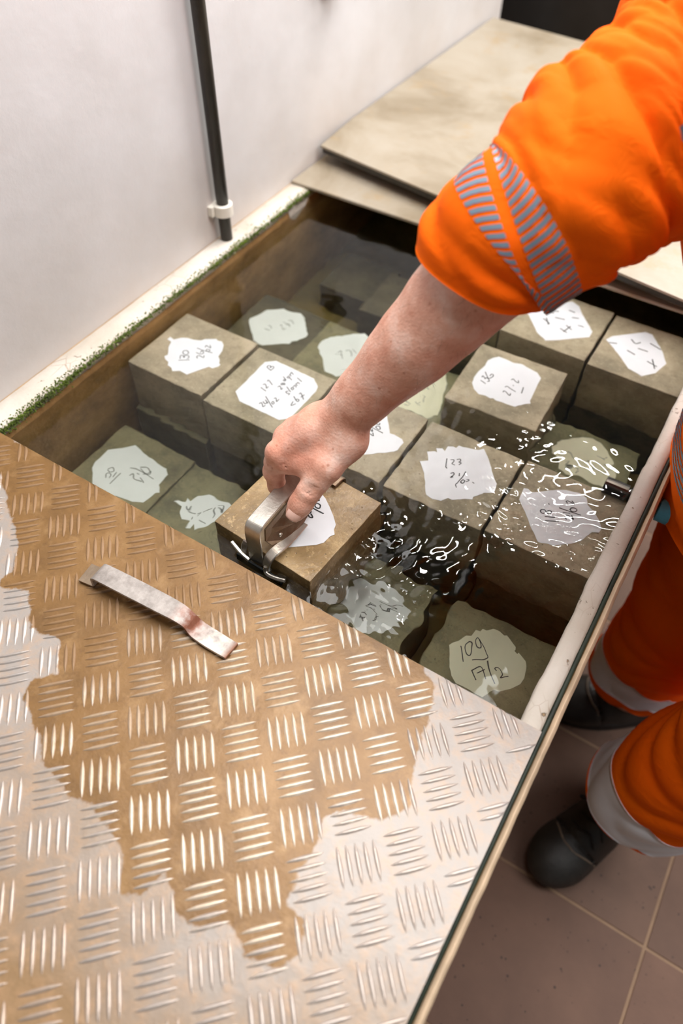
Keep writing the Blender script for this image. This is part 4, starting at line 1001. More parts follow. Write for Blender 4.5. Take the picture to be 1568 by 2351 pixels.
for (x0, x1) in ((.02, .10), (.70, .78)):
    for yy in (.05, .78):
        V, F = poly_prism([rotpt(x0, yy), rotpt(x1, yy), rotpt(x1, yy + .04), rotpt(x0, yy + .04)], .757, .7865)
        mesh_obj('batten', V, F, M['black'], b1)

# ------------------------------------------------------------------ far dark background
cab = thing('dark_cabinet', 'wide brown cabinet coloured dark for the unlit room behind the tank', 'cabinet', (-.35, 2.75, 0))
box('cabinet_body', -1.1, .35, 2.55, 3.0, 0, 1.3, M['unlit_wood'], cab, .004)  # made wide and dark so the space behind reads as unlit
for k in range(3):
    d = box('cabinet_door', -1.09 + k * .48, -.625 + k * .48, 2.53, 2.55, .05, 1.28, M['unlit_wood'], cab, .003)
    box('door_handle', -.66 + k * .48, -.645 + k * .48, 2.512, 2.53, .65, .80, M['pipe'], d, .003)
chair = thing('plastic_chair', 'black plastic chair behind the far end of the tank', 'chair', (-.2, 2.05, 0))
V, F = [], []
nu, nv = 14, 14
for i in range(nu):
    for j in range(nv):
        u, v = i / (nu - 1) * 2 - 1, j / (nv - 1) * 2 - 1
        V.append((-.2 + .22 * u, 2.05 + .21 * v, .50 + .035 * (u * u + .5 * v * v)))
V += [(x, y, z - .012) for x, y, z in V]
F = grid_faces(nu, nv, False) + [tuple(nu * nv + k for k in f[::-1]) for f in grid_faces(nu, nv, False)]
mesh_obj('seat', V, F, M['black'], chair, True)
V = []
for i in range(nu):
    for j in range(nv):
        u, v = i / (nu - 1) * 2 - 1, j / (nv - 1)
        V.append((-.2 + .22 * u * (1 - .15 * v), 1.86 - .06 * u * u * -1 - .03 * v, .56 + .34 * v - .05 * u * u * v))
V += [(x, y - .012, z) for x, y, z in V]
mesh_obj('backrest', V, F, M['black'], chair, True)
for sx in (-1, 1):
    for sy in (-1, 1):
        v, f = tube([(-.2 + sx * .17, 2.05 + sy * .16, .51), (-.2 + sx * .21, 2.05 + sy * .20, 0)], .014, 10)
        mesh_obj('leg', v, f, M['pipe'], chair, True)

# ------------------------------------------------------------------ water
def water_mat():
    m = NM('clear_tank_water')
    t = m.t
    t.nodes.remove(m.b)
    g = m.n('ShaderNodeBsdfGlass'); g.inputs['IOR'].default_value = 1.333; g.inputs['Roughness'].default_value = 0
    g.inputs['Color'].default_value = (1, 1, 1, 1)
    bmp = m.n('ShaderNodeBump'); bmp.inputs['Distance'].default_value = .0006; bmp.inputs['Strength'].default_value = .05
    m.link(m.noise(60, 2, .5), bmp.inputs['Height']); m.link(bmp.outputs[0], g.inputs['Normal'])
    m.link(g.outputs[0], m.out.inputs['Surface'])
    va = m.n('ShaderNodeVolumeAbsorption')
    va.inputs['Color'].default_value = (.62, .70, .46, 1); va.inputs['Density'].default_value = 1.5
    m.link(va.outputs[0], m.out.inputs['Volume'])
    return m.m
M['water'] = water_mat()

def ripple(X, Y):
    H = np.zeros_like(X)
    r = np.random.default_rng(5)
    def rad(cx, cy, amp, lam, fall, ph=0.0):
        d = np.hypot(X - cx, Y - cy)
        return amp * np.exp(-d / fall) * np.sin(2 * np.pi * d / lam + ph)
    # water running off the lifted cube's right side
    H += rad(.350, -.195, .0013, .026, .050)
    H += rad(.352, -.120, .0010, .031, .050, 1.1)
    H += rad(.345, -.055, .0006, .024, .060, 2.0)
    H += rad(.180, -.19, .0003, .022, .05, .4)
    zone = 1 / (1 + np.exp(-(X - .24) / .05)) / (1 + np.exp((Y - .20) / .06))
    zone = zone * (1 - .8 / (1 + np.exp(-(X - .475) / .02)) / (1 + np.exp((Y + .035) / .02)))
    zone2 = .12 + .88 * zone
    near = np.exp(-((X - .385) / .06) ** 2 - ((Y + .09) / .09) ** 2) + .25 * zone
    for k in range(26):
        lam = r.uniform(.012, .045)
        th = r.uniform(0, 2 * np.pi)
        ph = r.uniform(0, 6.28)
        bend = .012 * np.sin(X * r.uniform(15, 40) + ph) + .012 * np.sin(Y * r.uniform(15, 40))
        s = (X + bend) * np.cos(th) + (Y + bend) * np.sin(th)
        # packets: each train lives in its own patch
        pk = np.clip(np.sin(X * r.uniform(12, 34) + r.uniform(0, 6)) * np.sin(Y * r.uniform(12, 34) + r.uniform(0, 6)), 0, 1)
        H += zone2 * pk * lam * .0095 * np.sin(2 * np.pi * s / lam + ph)
    for k in range(16):
        lam = r.uniform(.008, .015)
        th = r.uniform(0, 2 * np.pi)
        pk = np.clip(np.sin(X * r.uniform(25, 60) + r.uniform(0, 6)) * np.sin(Y * r.uniform(25, 60) + r.uniform(0, 6)) - .25, 0, 1)
        s = X * np.cos(th) + Y * np.sin(th) + .004 * np.sin(X * 60 + Y * 45)
        H += near * pk * lam * .0045 * np.sin(2 * np.pi * s / lam)
    # calm wavelet in front of cube 130
    d = (X - .01) * .55 - (Y + .045) * .83
    H += .0003 * np.exp(-((X - .0) ** 2 + (Y + .03) ** 2) / .0022) * np.sin(2 * np.pi * d / .016)
    # meniscus drawn up against the lifted cube
    c, s = math.cos(-HRZ), math.sin(-HRZ)
    u = (X - hc.x) * c - (Y - hc.y) * s
    v = (X - hc.x) * s + (Y - hc.y) * c
    dist = np.hypot(np.maximum(np.abs(u) - .0745, 0), np.maximum(np.abs(v) - .0735, 0))
    H += .0035 * np.exp(-dist / .0045) + .003 * np.exp(-dist / .014) * (u > 0)
    return H

wx = np.linspace(XL - .001, XR + .001, 420)
wy = np.concatenate([np.linspace(Y0 + .039, -.285, 8)[:-1], np.linspace(-.285, .60, 480), np.linspace(.60, Y1 - .039, 10)[1:]])
GX, GY = np.meshgrid(wx, wy)
GZ = Z_WATER + ripple(GX, GY) * np.clip((GY + .30) / .03, 0, 1) * np.clip((.62 - GY) / .03, 0, 1)
nx, ny = len(wx), len(wy)
V = np.column_stack([GX.ravel(), GY.ravel(), GZ.ravel()])
F = grid_faces(ny, nx, False)
nb = len(V)
loop = [j for j in range(nx)] + [i * nx + nx - 1 for i in range(1, ny)] + [(ny - 1) * nx + j for j in range(nx - 2, -1, -1)] + [i * nx for i in range(ny - 2, 0, -1)]
Vb = V[loop].copy(); Vb[:, 2] = .396
V = np.vstack([V, Vb])
F += [(loop[i], nb + i, nb + (i + 1) % len(loop), loop[(i + 1) % len(loop)]) for i in range(len(loop))]
F.append(tuple(range(nb, nb + len(loop)))[::-1])
wo = mesh_obj('water', V, F, M['water'])
wo.data.polygons.foreach_set('use_smooth', [len(p.vertices) == 4 and i < (nx - 1) * (ny - 1) for i, p in enumerate(wo.data.polygons)])
own_origin(wo, (.22, .2, .397))
tag(wo, 'clear rippling water filling the tank around the concrete cubes', 'water', kind='stuff')

# ------------------------------------------------------------------ person leaning over the tank
def skin_mat():
    m = NM('freckled_skin')
    c = m.ramp(m.noise(38, 5, .6), [(.3, srgb(208, 146, 122)), (.5, srgb(226, 172, 150)), (.72, srgb(240, 204, 188))])
    c = m.mix(m.math('MULTIPLY', m.step(m.noise(9, 3), .45, .7), .45), c, srgb(214, 130, 104))
    fr = m.vor(110)
    c = m.mix(m.math('MULTIPLY', m.math('MULTIPLY', m.step(fr, .22, .12), m.step(m.noise(60), .5, .62)), .55), c, srgb(168, 96, 66))
    m.set(Base_Color=c, Roughness=.5)
    m.set(Subsurface_Weight=.06, Subsurface_Radius=(.010, .004, .002), Subsurface_Scale=.35)
    m.bump(m.math('ADD', m.noise(420, 4, .6), m.math('MULTIPLY', m.vor(330), .7)), .00038)
    return m.m
M['skin'] = skin_mat()
M['nail'] = plain('fingernail', srgb(240, 196, 180), .25, 0, 90, .06)

def hivis():
    m = NM('orange_hi_vis_fabric')
    c = m.ramp(m.noise(6, 3), [(.3, (1.0, .125, .001, 1)), (.7, (1.0, .165, .0015, 1))])
    w = m.n('ShaderNodeTexWave'); w.inputs['Scale'].default_value = 260
    m.link(m.map((1, 1, 1), (0, .5, .6)), w.inputs['Vector'])
    m.set(Base_Color=c, Roughness=.8, Specular_IOR_Level=.12)
    b1_ = m.bump(m.noise(26, 4, .55, None, .6), .0045, .7)
    m.bump(w.outputs['Fac'], .0003, .5, b1_)
    return m.m
M['hivis'] = hivis()
M['tape'] = plain('silver_reflective_tape', srgb(122, 140, 156), .4, .1, 30, .06)
M['tape_white'] = plain('white_reflective_band', srgb(232, 238, 248), .5, 0, 20, .05)
M['shoe'] = plain('black_shoe_leather', srgb(40, 37, 34), .5, 0, 60, .25, .0006, 180)
M['sole'] = plain('black_rubber_sole', srgb(26, 25, 25), .6, 0, 60, .2)
M['seam'] = plain('brown_stitching', srgb(128, 112, 96), .7, 0, 60, .1)
M['lace'] = plain('black_lace', srgb(30, 29, 28), .7, 0, 60, .2)
M['hair'] = plain('short_brown_hair', srgb(84, 60, 42), .6, 0, 200, .3, .002, 120)
M['eye'] = plain('eye_white', srgb(230, 226, 220), .2, 0, 20, .02)

person = thing('person', 'person in orange hi-vis workwear leaning over the tank, lifting a cube with tongs', 'person', (.80, .15, 0))

Wr, El = np.array((.296, -.083, .891)), np.array((.428, .014, 1.118))
ax = (El - Wr) / np.linalg.norm(El - Wr)
fld = Field((.165, -.235, .755), (.50, .075, 1.16), .0017)
# --- forearm
side = np.cross(ax, (0, 0, 1)); side /= np.linalg.norm(side)
def fa(t): return Wr + (El - Wr) * t
fld.chain([fa(-.04), fa(.12), fa(.35), fa(.62), fa(.85), fa(1.08)], [.0262, .0272, .0345, .0430, .0490, .0500], .012)
fld.chain([fa(.10) + side * .006, fa(.45) + side * .010, fa(.8) + side * .008], [.024, .034, .044], .015)
fld.chain([fa(.02) - side * .008, fa(.45) - side * .008, fa(.8) - side * .006], [.021, .032, .043], .015)
# --- metacarpals / back of the hand
iM, mM, rM, lM = np.array((.2425, -.1400, .8500)), np.array((.239, -.118, .8530)), np.array((.2385, -.097, .8490)), np.array((.2415, -.078, .842))
for Mc, r0, r1 in ((iM, .0185, .0138), (mM, .019, .0142), (rM, .0185, .0135), (lM, .0165, .0125)):
    mid = (Wr + Mc) / 2 + np.array((0, 0, .003))
    fld.chain([fa(-.03), mid, Mc], [r0, (r0 + r1) / 2 + .001, r1], .012)
fld.ell((.262, -.105, .855), (.034, .030, .017), k=.012)
# knuckle bumps
for Mc in (iM, mM, rM, lM):
    fld.ell(Mc + np.array((-.002, -.001, .004)), (.0105, .0105, .0095), k=.006)
# --- fingers wrapped round the handle bar
def finger(M0, off, r, L=1.0):
    y = M0[1]
    pip = M0 + np.array((-.0062, off, -.034)) * L
    dip = np.array((M0[0] - .0035, y + off * 1.6, .793))
    tip = np.array((M0[0] + .0105, y + off * 1.6 + .001, .7845))
    fld.chain([M0, M0 * .5 + pip * .5 + np.array((-.0015, 0, 0)), pip], [r * 1.16, r * 1.07, r * 1.05], .004)
    fld.chain([pip, dip], [r * 1.05, r * .95], .004)
    fld.chain([dip, tip, tip + np.array((.008, 0, .0005))], [r * .95, r * .86, r * .74], .004)
    fld.ell(pip + np.array((-.0015, 0, .001)), (r * 1.08,) * 3, k=.004)
finger(iM, -.0015, .0114)
finger(mM, .001, .0104)
finger(rM, .003, .0095)
finger(lM, .005, .0085, .92)
# --- thumb: leaves the side of the palm, lies along the bar's right side
tC, tM, tI, tT = np.array((.311, -.098, .873)), np.array((.303, -.1305, .853)), np.array((.2935, -.1530, .8280)), np.array((.2855, -.1705, .8030))
fld.chain([fa(.0) + side * .006, tC, tM], [.0215, .0205, .0172], .013)
fld.chain([tM, tM * .5 + tI * .5, tI], [.0175, .0146, .0140], .006)
fld.chain([tI, tI * .45 + tT * .55, tT], [.0140, .0138, .0112], .004)
fld.ell(tT * .75 + tI * .25, (.0125, .0125, .0125), k=.004)
# thenar mass and the web between thumb and index finger
fld.chain([fa(-.05), (.290, -.118, .848), (.274, -.134, .845)], [.0205, .0185, .0095], .014)
fld.chain([(.285, -.128, .846), (.256, -.139, .838)], [.0115, .0115], .012)
# wrist bump at the ulnar/radial side
fld.ell(fa(-.02) + side * .020 + np.array((0, 0, -.008)), (.012, .012, .012), k=.010)
# creases: thumb joint, wrist, finger fold
def crease(a, b, r=.0012, k=.0022): fld.cone(a, b, r, r, k, True)
td = (tT - tI) / np.linalg.norm(tT - tI)
camp = np.array(cam.matrix_world.translation)
def toward(p, d): v = camp - p; return p + v / np.linalg.norm(v) * d
tw = np.cross(td, camp - tI); tw /= np.linalg.norm(tw)
for s in (-.0085, -.0055, -.0028, .0005, .0036):
    c = toward(tI + td * s, .0146)
    crease(c - tw * .0085, c + tw * .0085, .0010, .0014)
for s in (-.018, -.010, .004):
    c = toward(fa(s), .0275)
    crease(c - side * .017 + ax * .004, c + side * .017, .0005, .0014)
for s in (0, .004, .008):
    c = np.array((.2600, -.1480, .8500 - s * 1.2))
    crease(c, c + np.array((-.020, -.004, -.010)), .0007, .0018)
HV, HF = fld.mesh()
HV = relax(HV, HF, 2, .45)
# veins and tendons as low relief
nrmH = vnormals(HV, HF)
wob = np.array([mnoise.noise(Vector(v) * 60) for v in HV]) * .00035
HV = HV + nrmH * wob[:, None]

# --- rest of the body (inside the clothes), head and neck
F_dir = np.array((-.80, -.60, 0))
R_dir = np.array((-.60, .80, 0))
pel = np.array((.815, .215, .90)); chest = np.array((.665, .185, 1.245)); neck = np.array((.610, .105, 1.405)); head = np.array((.565, .070, 1.545))
rsh, lsh = np.array((.538, .315, 1.235)), np.array((.770, .030, 1.300))
fb = Field((.33, -.30, .06), (1.12, .52, 1.70), .0095)
fb.chain([pel, (pel + chest) / 2 + np.array((.02, .01, 0)), chest], [.135, .12, .125], .05)
fb.chain([rsh, chest - np.array((0, 0, .03)), lsh], [.04, .085, .04], .03)
fb.chain([chest, neck, head - np.array((0, 0, .05))], [.08, .056, .055], .03)
fb.ell(head, (.078, .095, .115), np.array((R_dir, F_dir, (0, 0, 1))), k=.02)
fb.ell(head + F_dir * .045 + np.array((0, 0, -.06)), (.05, .05, .05), k=.03)
fb.cone(head + F_dir * .088 + np.array((0, 0, .01)), head + F_dir * .110 + np.array((0, 0, -.022)), .010, .015, .012)
for s in (-1, 1):
    fb.ell(head + R_dir * s * .080 + np.array((0, 0, -.005)), (.012, .02, .032), np.array((R_dir, F_dir, (0, 0, 1))), k=.008)
    fb.ell(head + R_dir * s * .032 + F_dir * .098 + np.array((0, 0, .012)), (.014, .012, .009), np.array((R_dir, F_dir, (0, 0, 1))), k=.006, sub=True)
fb.cone(head + F_dir * .094 + R_dir * .02 + np.array((0, 0, -.058)), head + F_dir * .094 - R_dir * .02 + np.array((0, 0, -.058)), .004, .004, .006, True)
fb.chain([rsh, (rsh + El) / 2, El], [.055, .048, .044], .02)
rkn, ran = np.array((.772, .215, .50)), np.array((.775, .248, .11))
lkn, lan = np.array((.893, .02, .52)), np.array((.845, .03, .11))
fb.chain([pel + R_dir * .09 + np.array((0, 0, -.03)), rkn, ran], [.085, .058, .042], .03)
fb.chain([pel - R_dir * .09 + np.array((0, 0, -.03)), lkn, lan], [.085, .058, .042], .03)
lel, lwr = np.array((.93, -.04, 1.07)), np.array((.90, -.01, .92))
fb.chain([lsh, lel, lwr, lwr + np.array((-.02, .03, -.06))], [.055, .044, .03, .032], .02)
for k, (dx, dy) in enumerate(((-.03, .0), (-.01, .02), (.01, .035), (.025, .05))):
    a = lwr + np.array((-.02 + dx * .4, .03 + dy * .3, -.07)); b = a + np.array((dx * .2 - .02, .02, -.07)); fb.chain([a, b], [.011, .009], .006)
fb.chain([lwr + np.array((-.03, .01, -.04)), lwr + np.array((-.06, .0, -.09))], [.014, .010], .006)
BV, BF = fb.mesh()
BV = relax(BV, BF, 2, .5)
V = np.vstack([HV, BV]); F = np.vstack([HF, BF + len(HV)])
body = mesh_obj('body', V, F.tolist(), M['skin'], person, True)
body['label'] = 'bare freckled right forearm and hand gripping the handle'

# thumb nail
tn = (camp - tT) / np.linalg.norm(camp - tT)
tz = np.cross(td, np.cross(tn, td)); tz /= np.linalg.norm(tz)
tx = np.cross(td, tz)
NV, NF = [], []
for i in range(9):
    for j in range(9):
        u, v = i / 8 * 2 - 1, j / 8 * 2 - 1
        wd = .0086 * (1 - .16 * max(0, u) ** 3) * (1 - .25 * max(0, -u) ** 4)
        p = tT + td * (-.0020 + .0082 * u) + tx * wd * v + tz * (.0136 - .0036 * v * v - .0012 * max(0, u) ** 2 - .0014 * max(0, -u) ** 2)
        NV.append(p)
NV += [p - tz * .0012 for p in NV]
NF = grid_faces(9, 9, False)
NF = NF + [tuple(81 + k for k in f[::-1]) for f in NF]
lp = [j for j in range(9)] + [i * 9 + 8 for i in range(1, 9)] + [72 + j for j in range(7, -1, -1)] + [i * 9 for i in range(7, 0, -1)]
NF += [(lp[i], 81 + lp[i], 81 + lp[(i + 1) % len(lp)], lp[(i + 1) % len(lp)]) for i in range(len(lp))]
mesh_obj('thumb_nail', NV, NF, M['nail'], body, True)
# fine hairs on the forearm
r = random.Random(4)
hv, hf_ = [], []
fid = np.where(((HV - Wr) @ ax > .03))[0]
for k in range(420):
    i = fid[r.randrange(len(fid))]
    p, nn = HV[i], nrmH[i]
    d = nn * .6 - ax * .7 + np.array((r.gauss(0, .35), r.gauss(0, .35), r.gauss(0, .35)))
    d /= np.linalg.norm(d)
    L = r.uniform(.006, .013)
    q = np.cross(d, nn); q = q / (np.linalg.norm(q) + 1e-9) * .00007
    b = len(hv)
    mid_ = p + d * L * .5 + nn * .001
    end_ = p + d * L - nn * .0005
    hv += [p - q, p + q, mid_ - q * .8, mid_ + q * .8, end_]
    hf_ += [(b, b + 1, b + 3, b + 2), (b + 2, b + 3, b + 4)]
hr = mesh_obj('arm_hair', hv, hf_, M['hair'], body)
hr['kind'] = 'stuff'
# hair cap and eyes
fh = Field(tuple(head - .17), tuple(head + .17), .006)
fh.ell(head + np.array((0, 0, .018)) - F_dir * .012, (.084, .100, .112), np.array((R_dir, F_dir, (0, 0, 1))), k=.005)
fh.ell(head + F_dir * .075 + np.array((0, 0, -.05)), (.10, .07, .10), np.array((R_dir, F_dir, (0, 0, 1))), k=.01, sub=True)
fh.cone(head + np.array((0, 0, -.17)), head + np.array((0, 0, -.13)), .13, .11, .02, True)
hv, hf_ = fh.mesh()
mesh_obj('hair', hv, hf_.tolist(), M['hair'], body, True)
for s in (-1, 1):
    fe = Field(tuple(head + R_dir * s * .032 + F_dir * .085 - .02), tuple(head + R_dir * s * .032 + F_dir * .085 + .035), .002)
    fe.ell(head + R_dir * s * .032 + F_dir * .079 + np.array((0, 0, .012)), (.0110, .0110, .0110), k=.001)
    ev, ef = fe.mesh()
    ey = mesh_obj('eye', ev, ef.tolist(), M['eye'], body, True)
    pc = head + R_dir * s * .032 + F_dir * .0885 + np.array((0, 0, .010))
    iv, if_ = tube([pc, pc + F_dir * .0016], [.0050, .0040], 16)
    mesh_obj('iris', iv, if_, M['hair'], ey, True)

# ------------------------------------------------------------------ clothes as swept, creased tubes
class Sleeve:
    def __init__(s, pts, rad, fold, flat=None, up0=(0, 0, 1), n=10):
        s.path = catmull(pts, n)
        s.rad = catmull([(r, 0, 0) for r in rad], n)[:, 0]
        s.T, s.N, s.B = frames(s.path, up0)
        d = np.linalg.norm(np.diff(s.path, axis=0), axis=1)
        s.len = np.concatenate([[0], np.cumsum(d)])
        s.fold = fold
        s.flat = flat

    def at(s, u, th, off=0.0):
        """u: metres along, th: angle arrays"""
        I = lambda A: np.stack([np.interp(u, s.len, A[:, k]) for k in range(3)], -1)
        p, N, B = I(s.path), I(s.N), I(s.B)
        r = np.interp(u, s.len, s.rad) + s.fold(u, th) + off
        fb_ = 1.0 if s.flat is None else np.interp(u, s.len, np.interp(np.linspace(0, 1, len(s.len)), np.linspace(0, 1, len(s.flat)), s.flat))
        return p + N * (r * np.cos(th))[..., None] + B * (r * fb_ * np.sin(th))[..., None]

    def grid(s, u0, u1, du, nth, off=0.0):
        nu = max(2, int((u1 - u0) / du) + 1)
        U, TH = np.meshgrid(np.linspace(u0, u1, nu), np.linspace(0, 2 * np.pi, nth, endpoint=False), indexing='ij')
        return s.at(U.ravel(), TH.ravel(), off), grid_faces(nu, nth), nu

    def shell(s, u0, u1, du, nth, off, thick, cap_end=True):
        V, F, nu = s.grid(u0, u1, du, nth, off)
        V2, F2, _ = s.grid(u0, u1, du, nth, off - thick)
        m = len(V)
        F = F + [tuple(m + k for k in f[::-1]) for f in F2]
        F += [(j, m + j, m + (j + 1) % nth, (j + 1) % nth)[::-1] for j in range(nth)]
        e = (nu - 1) * nth
        F += [(e + j, m + e + j, m + e + (j + 1) % nth, e + (j + 1) % nth) for j in range(nth)]
        return np.vstack([V, V2]), F

def crumple(u, th, lam, skew, ph, seed, sharp=.75):
    """irregular cloth folds running round the tube, ridged on the outside"""
    u, th = np.asarray(u, float), np.asarray(th, float)
    q = u / lam + skew * np.sin(th + ph)
    out = np.array([mnoise.noise(Vector((a, .62 * math.cos(t), .62 * math.sin(t) + seed))) for a, t in zip(np.ravel(q), np.ravel(th))])
    return (np.abs(out) ** sharp * 1.6 - .5).reshape(u.shape)

def arm_fold(u, th):
    u, th = np.asarray(u, float), np.asarray(th, float)
    a = np.exp(-((u - .075) / .06) ** 2)
    b = 1 / (1 + np.exp(-(u - .11) / .02))
    z = .0075 * a * crumple(u, th, .022, .8, .6, 3.1)
    z = z + 0.0135 * b * crumple(u, th, .040, 1.5, .4, 8.7, .6)
    z = z + .0035 * b * crumple(u, th, .021, 1.7, 2.0, 5.2)
    z = z + .0032 * b * crumple(u, th, .017, 2.2, 1.2, 1.7, .5)
    z = z + .0030 * np.exp(-((u - .034) / .006) ** 2) - .002 * np.exp(-((u - .047) / .004) ** 2)
    # tight creases fanning out of the elbow
    wob_ = .9 * crumple(u, th, .09, .6, .2, 4.4)
    gate = np.clip(.55 + .6 * np.sin(th * 1.0 + 14 * u + 1.9), 0, 1)
    c1 = (1 - np.abs(np.sin(np.pi * u / .034 + 1.1 * np.sin(th + .9) + wob_))) ** 4
    c2 = (1 - np.abs(np.sin(np.pi * u / .062 + 1.9 * np.sin(th + .4) + wob_))) ** 4
    z = z - .0050 * np.exp(-((u - .115) / .05) ** 2) * c1 * gate - .0085 * b * c2 * (.35 + .65 * gate)
    return z + .003 * np.sin(2 * th + 1.0 + 9 * u) + .0015 * np.sin(5 * th + 30 * u)
arm = Sleeve([(.392, -.011, 1.050), (.401, -.004, 1.080), (.412, .005, 1.104), (.428, .016, 1.117), (.446, .047, 1.137), (.464, .100, 1.150), (.490, .175, 1.168), (.515, .255, 1.195), (.560, .315, 1.240)],
             [.0650, .0680, .0700, .0735, .0815, .0915, .0990, .105, .10], arm_fold)
V1, F1 = arm.shell(.021, arm.len[-1], .0026, 150, 0, .0016)

def torso_fold(u, th):
    return .014 * crumple(u, th, .10, 1.2, .5, 2.2) + .004 * np.sin(4 * th + 9 * u)
torso = Sleeve([(.832, .225, .745), (.812, .220, .84), (.785, .213, .93), (.722, .200, 1.07), (.685, .187, 1.20), (.640, .150, 1.315), (.615, .115, 1.375)],
               [.196, .190, .178, .172, .168, .120, .070], torso_fold, flat=[1.08, 1.06, 1.0, 1.05, 1.10, 1.2, 1.0], up0=(-.8, -.6, 0))
V2, F2 = torso.shell(0, torso.len[-1], .009, 96, 0, .002)
larm = Sleeve([tuple(lwr + np.array((.003, 0, .03))), tuple((lwr + lel) / 2 + np.array((.01, 0, .01))), tuple(lel), tuple((lel + lsh) / 2), tuple(lsh * .92 + chest * .08), tuple(lsh * .6 + chest * .4)], [.052, .062, .074, .088, .098, .10], arm_fold)
V3, F3 = larm.shell(0, larm.len[-1], .008, 60, 0, .002)
yoke = Sleeve([tuple(rsh + np.array((.01, -.01, -.005))), tuple(rsh * .7 + chest * .3 + np.array((0, 0, .01))), tuple(chest + np.array((-.005, -.005, .025))), tuple(lsh * .7 + chest * .3 + np.array((0, 0, .01))), tuple(lsh)],
              [.088, .112, .132, .112, .086], torso_fold)
V4, F4 = yoke.shell(0, yoke.len[-1], .009, 72, 0, .002)
collar = Sleeve([tuple(neck + np.array((.025, .03, -.075))), tuple(neck + np.array((.01, .012, -.03))), tuple(neck + np.array((0, 0, .005)))], [.105, .078, .072], lambda u, th: .002 * np.sin(5 * np.asarray(th)))
V5, F5 = collar.shell(0, collar.len[-1], .008, 60, 0, .003)
V, F = joinvf([(V1, F1), (V2, F2), (V3, F3), (V4, F4), (V5, F5)])
jacket = mesh_obj('jacket', V, F, M['hivis'], person, True)
jacket['label'] = 'orange hi-vis jacket with the sleeve rolled to the elbow'

def tape_bars(slv, rows, parent, nm='reflective_tape', mat='tape', thn=.0007):
    V, F = [], []
    for (u0, u1, N, skew, duty, t0, t1) in rows:
        for k in range(N):
            th0 = t0 + (t1 - t0) * k / N
            dth = (t1 - t0) / N * duty
            b = len(V)
            n = 4
            for i in range(n):
                for e in (0, 1):
                    f = i / (n - 1)
                    uu = np.array([u0 + (u1 - u0) * f]); tt = np.array([th0 + skew * f + e * dth])
                    V.append(tuple(slv.at(uu, tt, thn)[0]))
            F += [(b + 2 * i, b + 2 * i + 1, b + 2 * i + 3, b + 2 * i + 2) for i in range(n - 1)]
    o = mesh_obj(nm, V, F, M[mat], parent, True)
    o['kind'] = 'stuff'
    return o
TAU = 2 * math.pi
tape_bars(arm, [(.060, .069, 56, .09, .55, 0, TAU), (.073, .085, 56, -.10, .55, 0, TAU)], jacket)['label'] = 'segmented silver tape around the rolled sleeve'
tape_bars(arm, [(.17 + .014 * k, .17 + .014 * k + .009, 3, .0, .8, 1.05, 1.65) for k in range(9)], jacket)
tape_bars(torso, [(.100 + .012 * k, .107 + .012 * k, 60, .05, .9, 0, TAU) for k in range(5)], jacket)

def leg_fold(u, th):
    return .012 * crumple(u, th, .075, 1.1, 1.0, 6.6) + .005 * np.sin(3 * th + 6 * u)
trs = []
legs = []
for pts, rad in (([(.752, .232, .195), (.762, .226, .28), (.770, .220, .36), (.772, .215, .50), (.765, .235, .70), (.755, .26, .87)], [.083, .086, .09, .095, .108, .12]),
                 ([(.828, .000, .215), (.843, .0, .285), (.862, .005, .37), (.895, .02, .52), (.885, .09, .70), (.87, .13, .87)], [.088, .09, .094, .10, .112, .125])):
    lg = Sleeve(pts, rad, leg_fold, up0=(-1, -.3, 0))
    legs.append(lg)
    trs.append(lg.shell(0, lg.len[-1], .008, 72, 0, .002))
V, F = joinvf(trs)
trousers = mesh_obj('trousers', V, F, M['hivis'], person, True)
trousers['label'] = 'orange hi-vis trousers with white reflective bands'
for lg, (u0, u1) in zip(legs, ((.030, .100), (.008, .100))):
    V, F = lg.shell(u0, u1, .006, 72, .0016, .0028)
    mesh_obj('reflective_band', V, F, M['tape_white'], trousers, True)

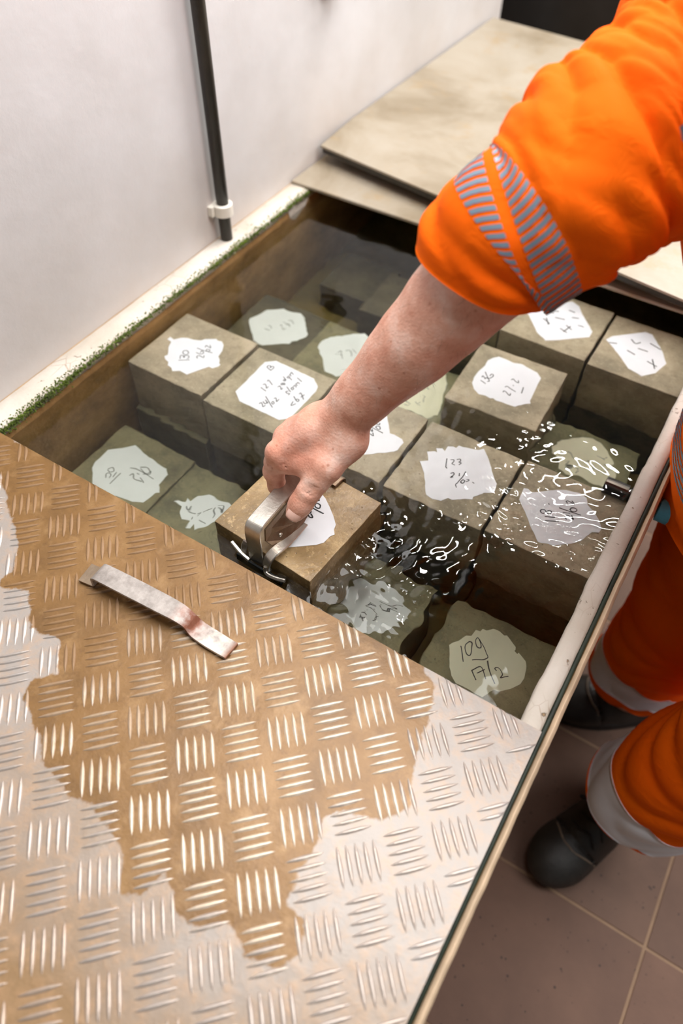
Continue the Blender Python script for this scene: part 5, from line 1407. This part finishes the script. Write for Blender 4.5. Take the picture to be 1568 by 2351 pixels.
# ------------------------------------------------------------------ work shoes
def shoe(toe, heel, label):
    toe, heel = np.array((*toe, 0.)), np.array((*heel, 0.))
    d = (toe - heel); L = np.linalg.norm(d); d /= L
    s = np.cross((0, 0, 1.), d)
    up = np.array((0, 0, 1.))
    P = lambda t, z, w=0: heel + d * L * t + up * z + s * w
    lo = np.minimum(toe, heel) - .09; hi = np.maximum(toe, heel) + .09
    f = Field((lo[0], lo[1], .018), (hi[0], hi[1], .24), .0042)
    rot = np.array((d, s, up))
    f.ell(P(.80, .036), (.072, .054, .040), rot, k=.02)
    f.ell(P(.55, .038), (.085, .050, .046), rot, k=.02)
    f.ell(P(.20, .042), (.062, .042, .048), rot, k=.02)
    f.chain([P(.62, .062), P(.44, .085), P(.30, .120)], [.030, .036, .042], .02)
    f.chain([P(.17, .06), P(.21, .20)], [.036, .046], .02)
    f.cone(P(.25, .26), P(.24, .21), .032, .030, .006, True)
    # seam of the toe cap
    for q in np.linspace(-1, 1, 15):
        a = P(.74 - .06 * q * q, .085 - .05 * q * q, .055 * q)
        f.ell(a, (.003, .006, .006), rot, k=.003, sub=True)
    def drape(t, w, lift):
        p = P(t, 0, w)
        i, j = np.round((p[:2] - f.lo[:2]) / f.h).astype(int)
        k = np.where(f.D[i, j] < 0)[0]
        return np.array((p[0], p[1], f.lo[2] + (k.max() + .5 if len(k) else 2) * f.h + lift))
    V, F = f.mesh()
    V = relax(V, F, 1, .5)
    up_ = mesh_obj('shoe', V, F.tolist(), M['shoe'], person, True)
    up_['label'] = label
    out = []
    for q in range(40):
        a = TAU * q / 40
        c_, s_ = math.cos(a), math.sin(a)
        t = .5 + .53 * c_
        wd = .040 + .017 * (1 / (1 + math.exp(-(t - .5) * 9)))
        p = P(t, 0, wd * s_ * (1 - .0 * abs(c_)) * (abs(s_) ** -.25 if abs(s_) > .05 else 1))
        out.append((p[0], p[1]))
    V, F = poly_prism(out, .0005, .026)
    mesh_obj('shoe_sole', V, F, M['sole'], up_)
    v, fc = tube(catmull([drape(.80 - .10 * q * q, .050 * q, .0006) for q in np.linspace(-1, 1, 9)], 4), .0016, 7)
    mesh_obj('toe_seam', v, fc, M['seam'], up_, True)
    for k in range(4):
        t = .66 - .075 * k; z = .088 + .012 * k
        v, fc = tube(catmull([drape(t, -.030, .001), drape(t + .02, -.010, .003), drape(t, .010, .003), drape(t + .02, .030, .001)], 5), .0022, 7)
        mesh_obj('lace', v, fc, M['lace'], up_, True)
    v, fc = tube(catmull([P(.44, .118, 0), P(.50, .132, -.020), P(.56, .118, -.042), P(.53, .104, -.048), P(.47, .112, -.022), P(.44, .118, 0)], 7), .0020, 7)
    mesh_obj('lace_loop', v, fc, M['lace'], up_, True)
shoe((.757, -.130), (.868, .118), 'black leather work shoe, nearer the camera')
shoe((.662, .195), (.875, .325), 'black leather work shoe beside the tank wall')
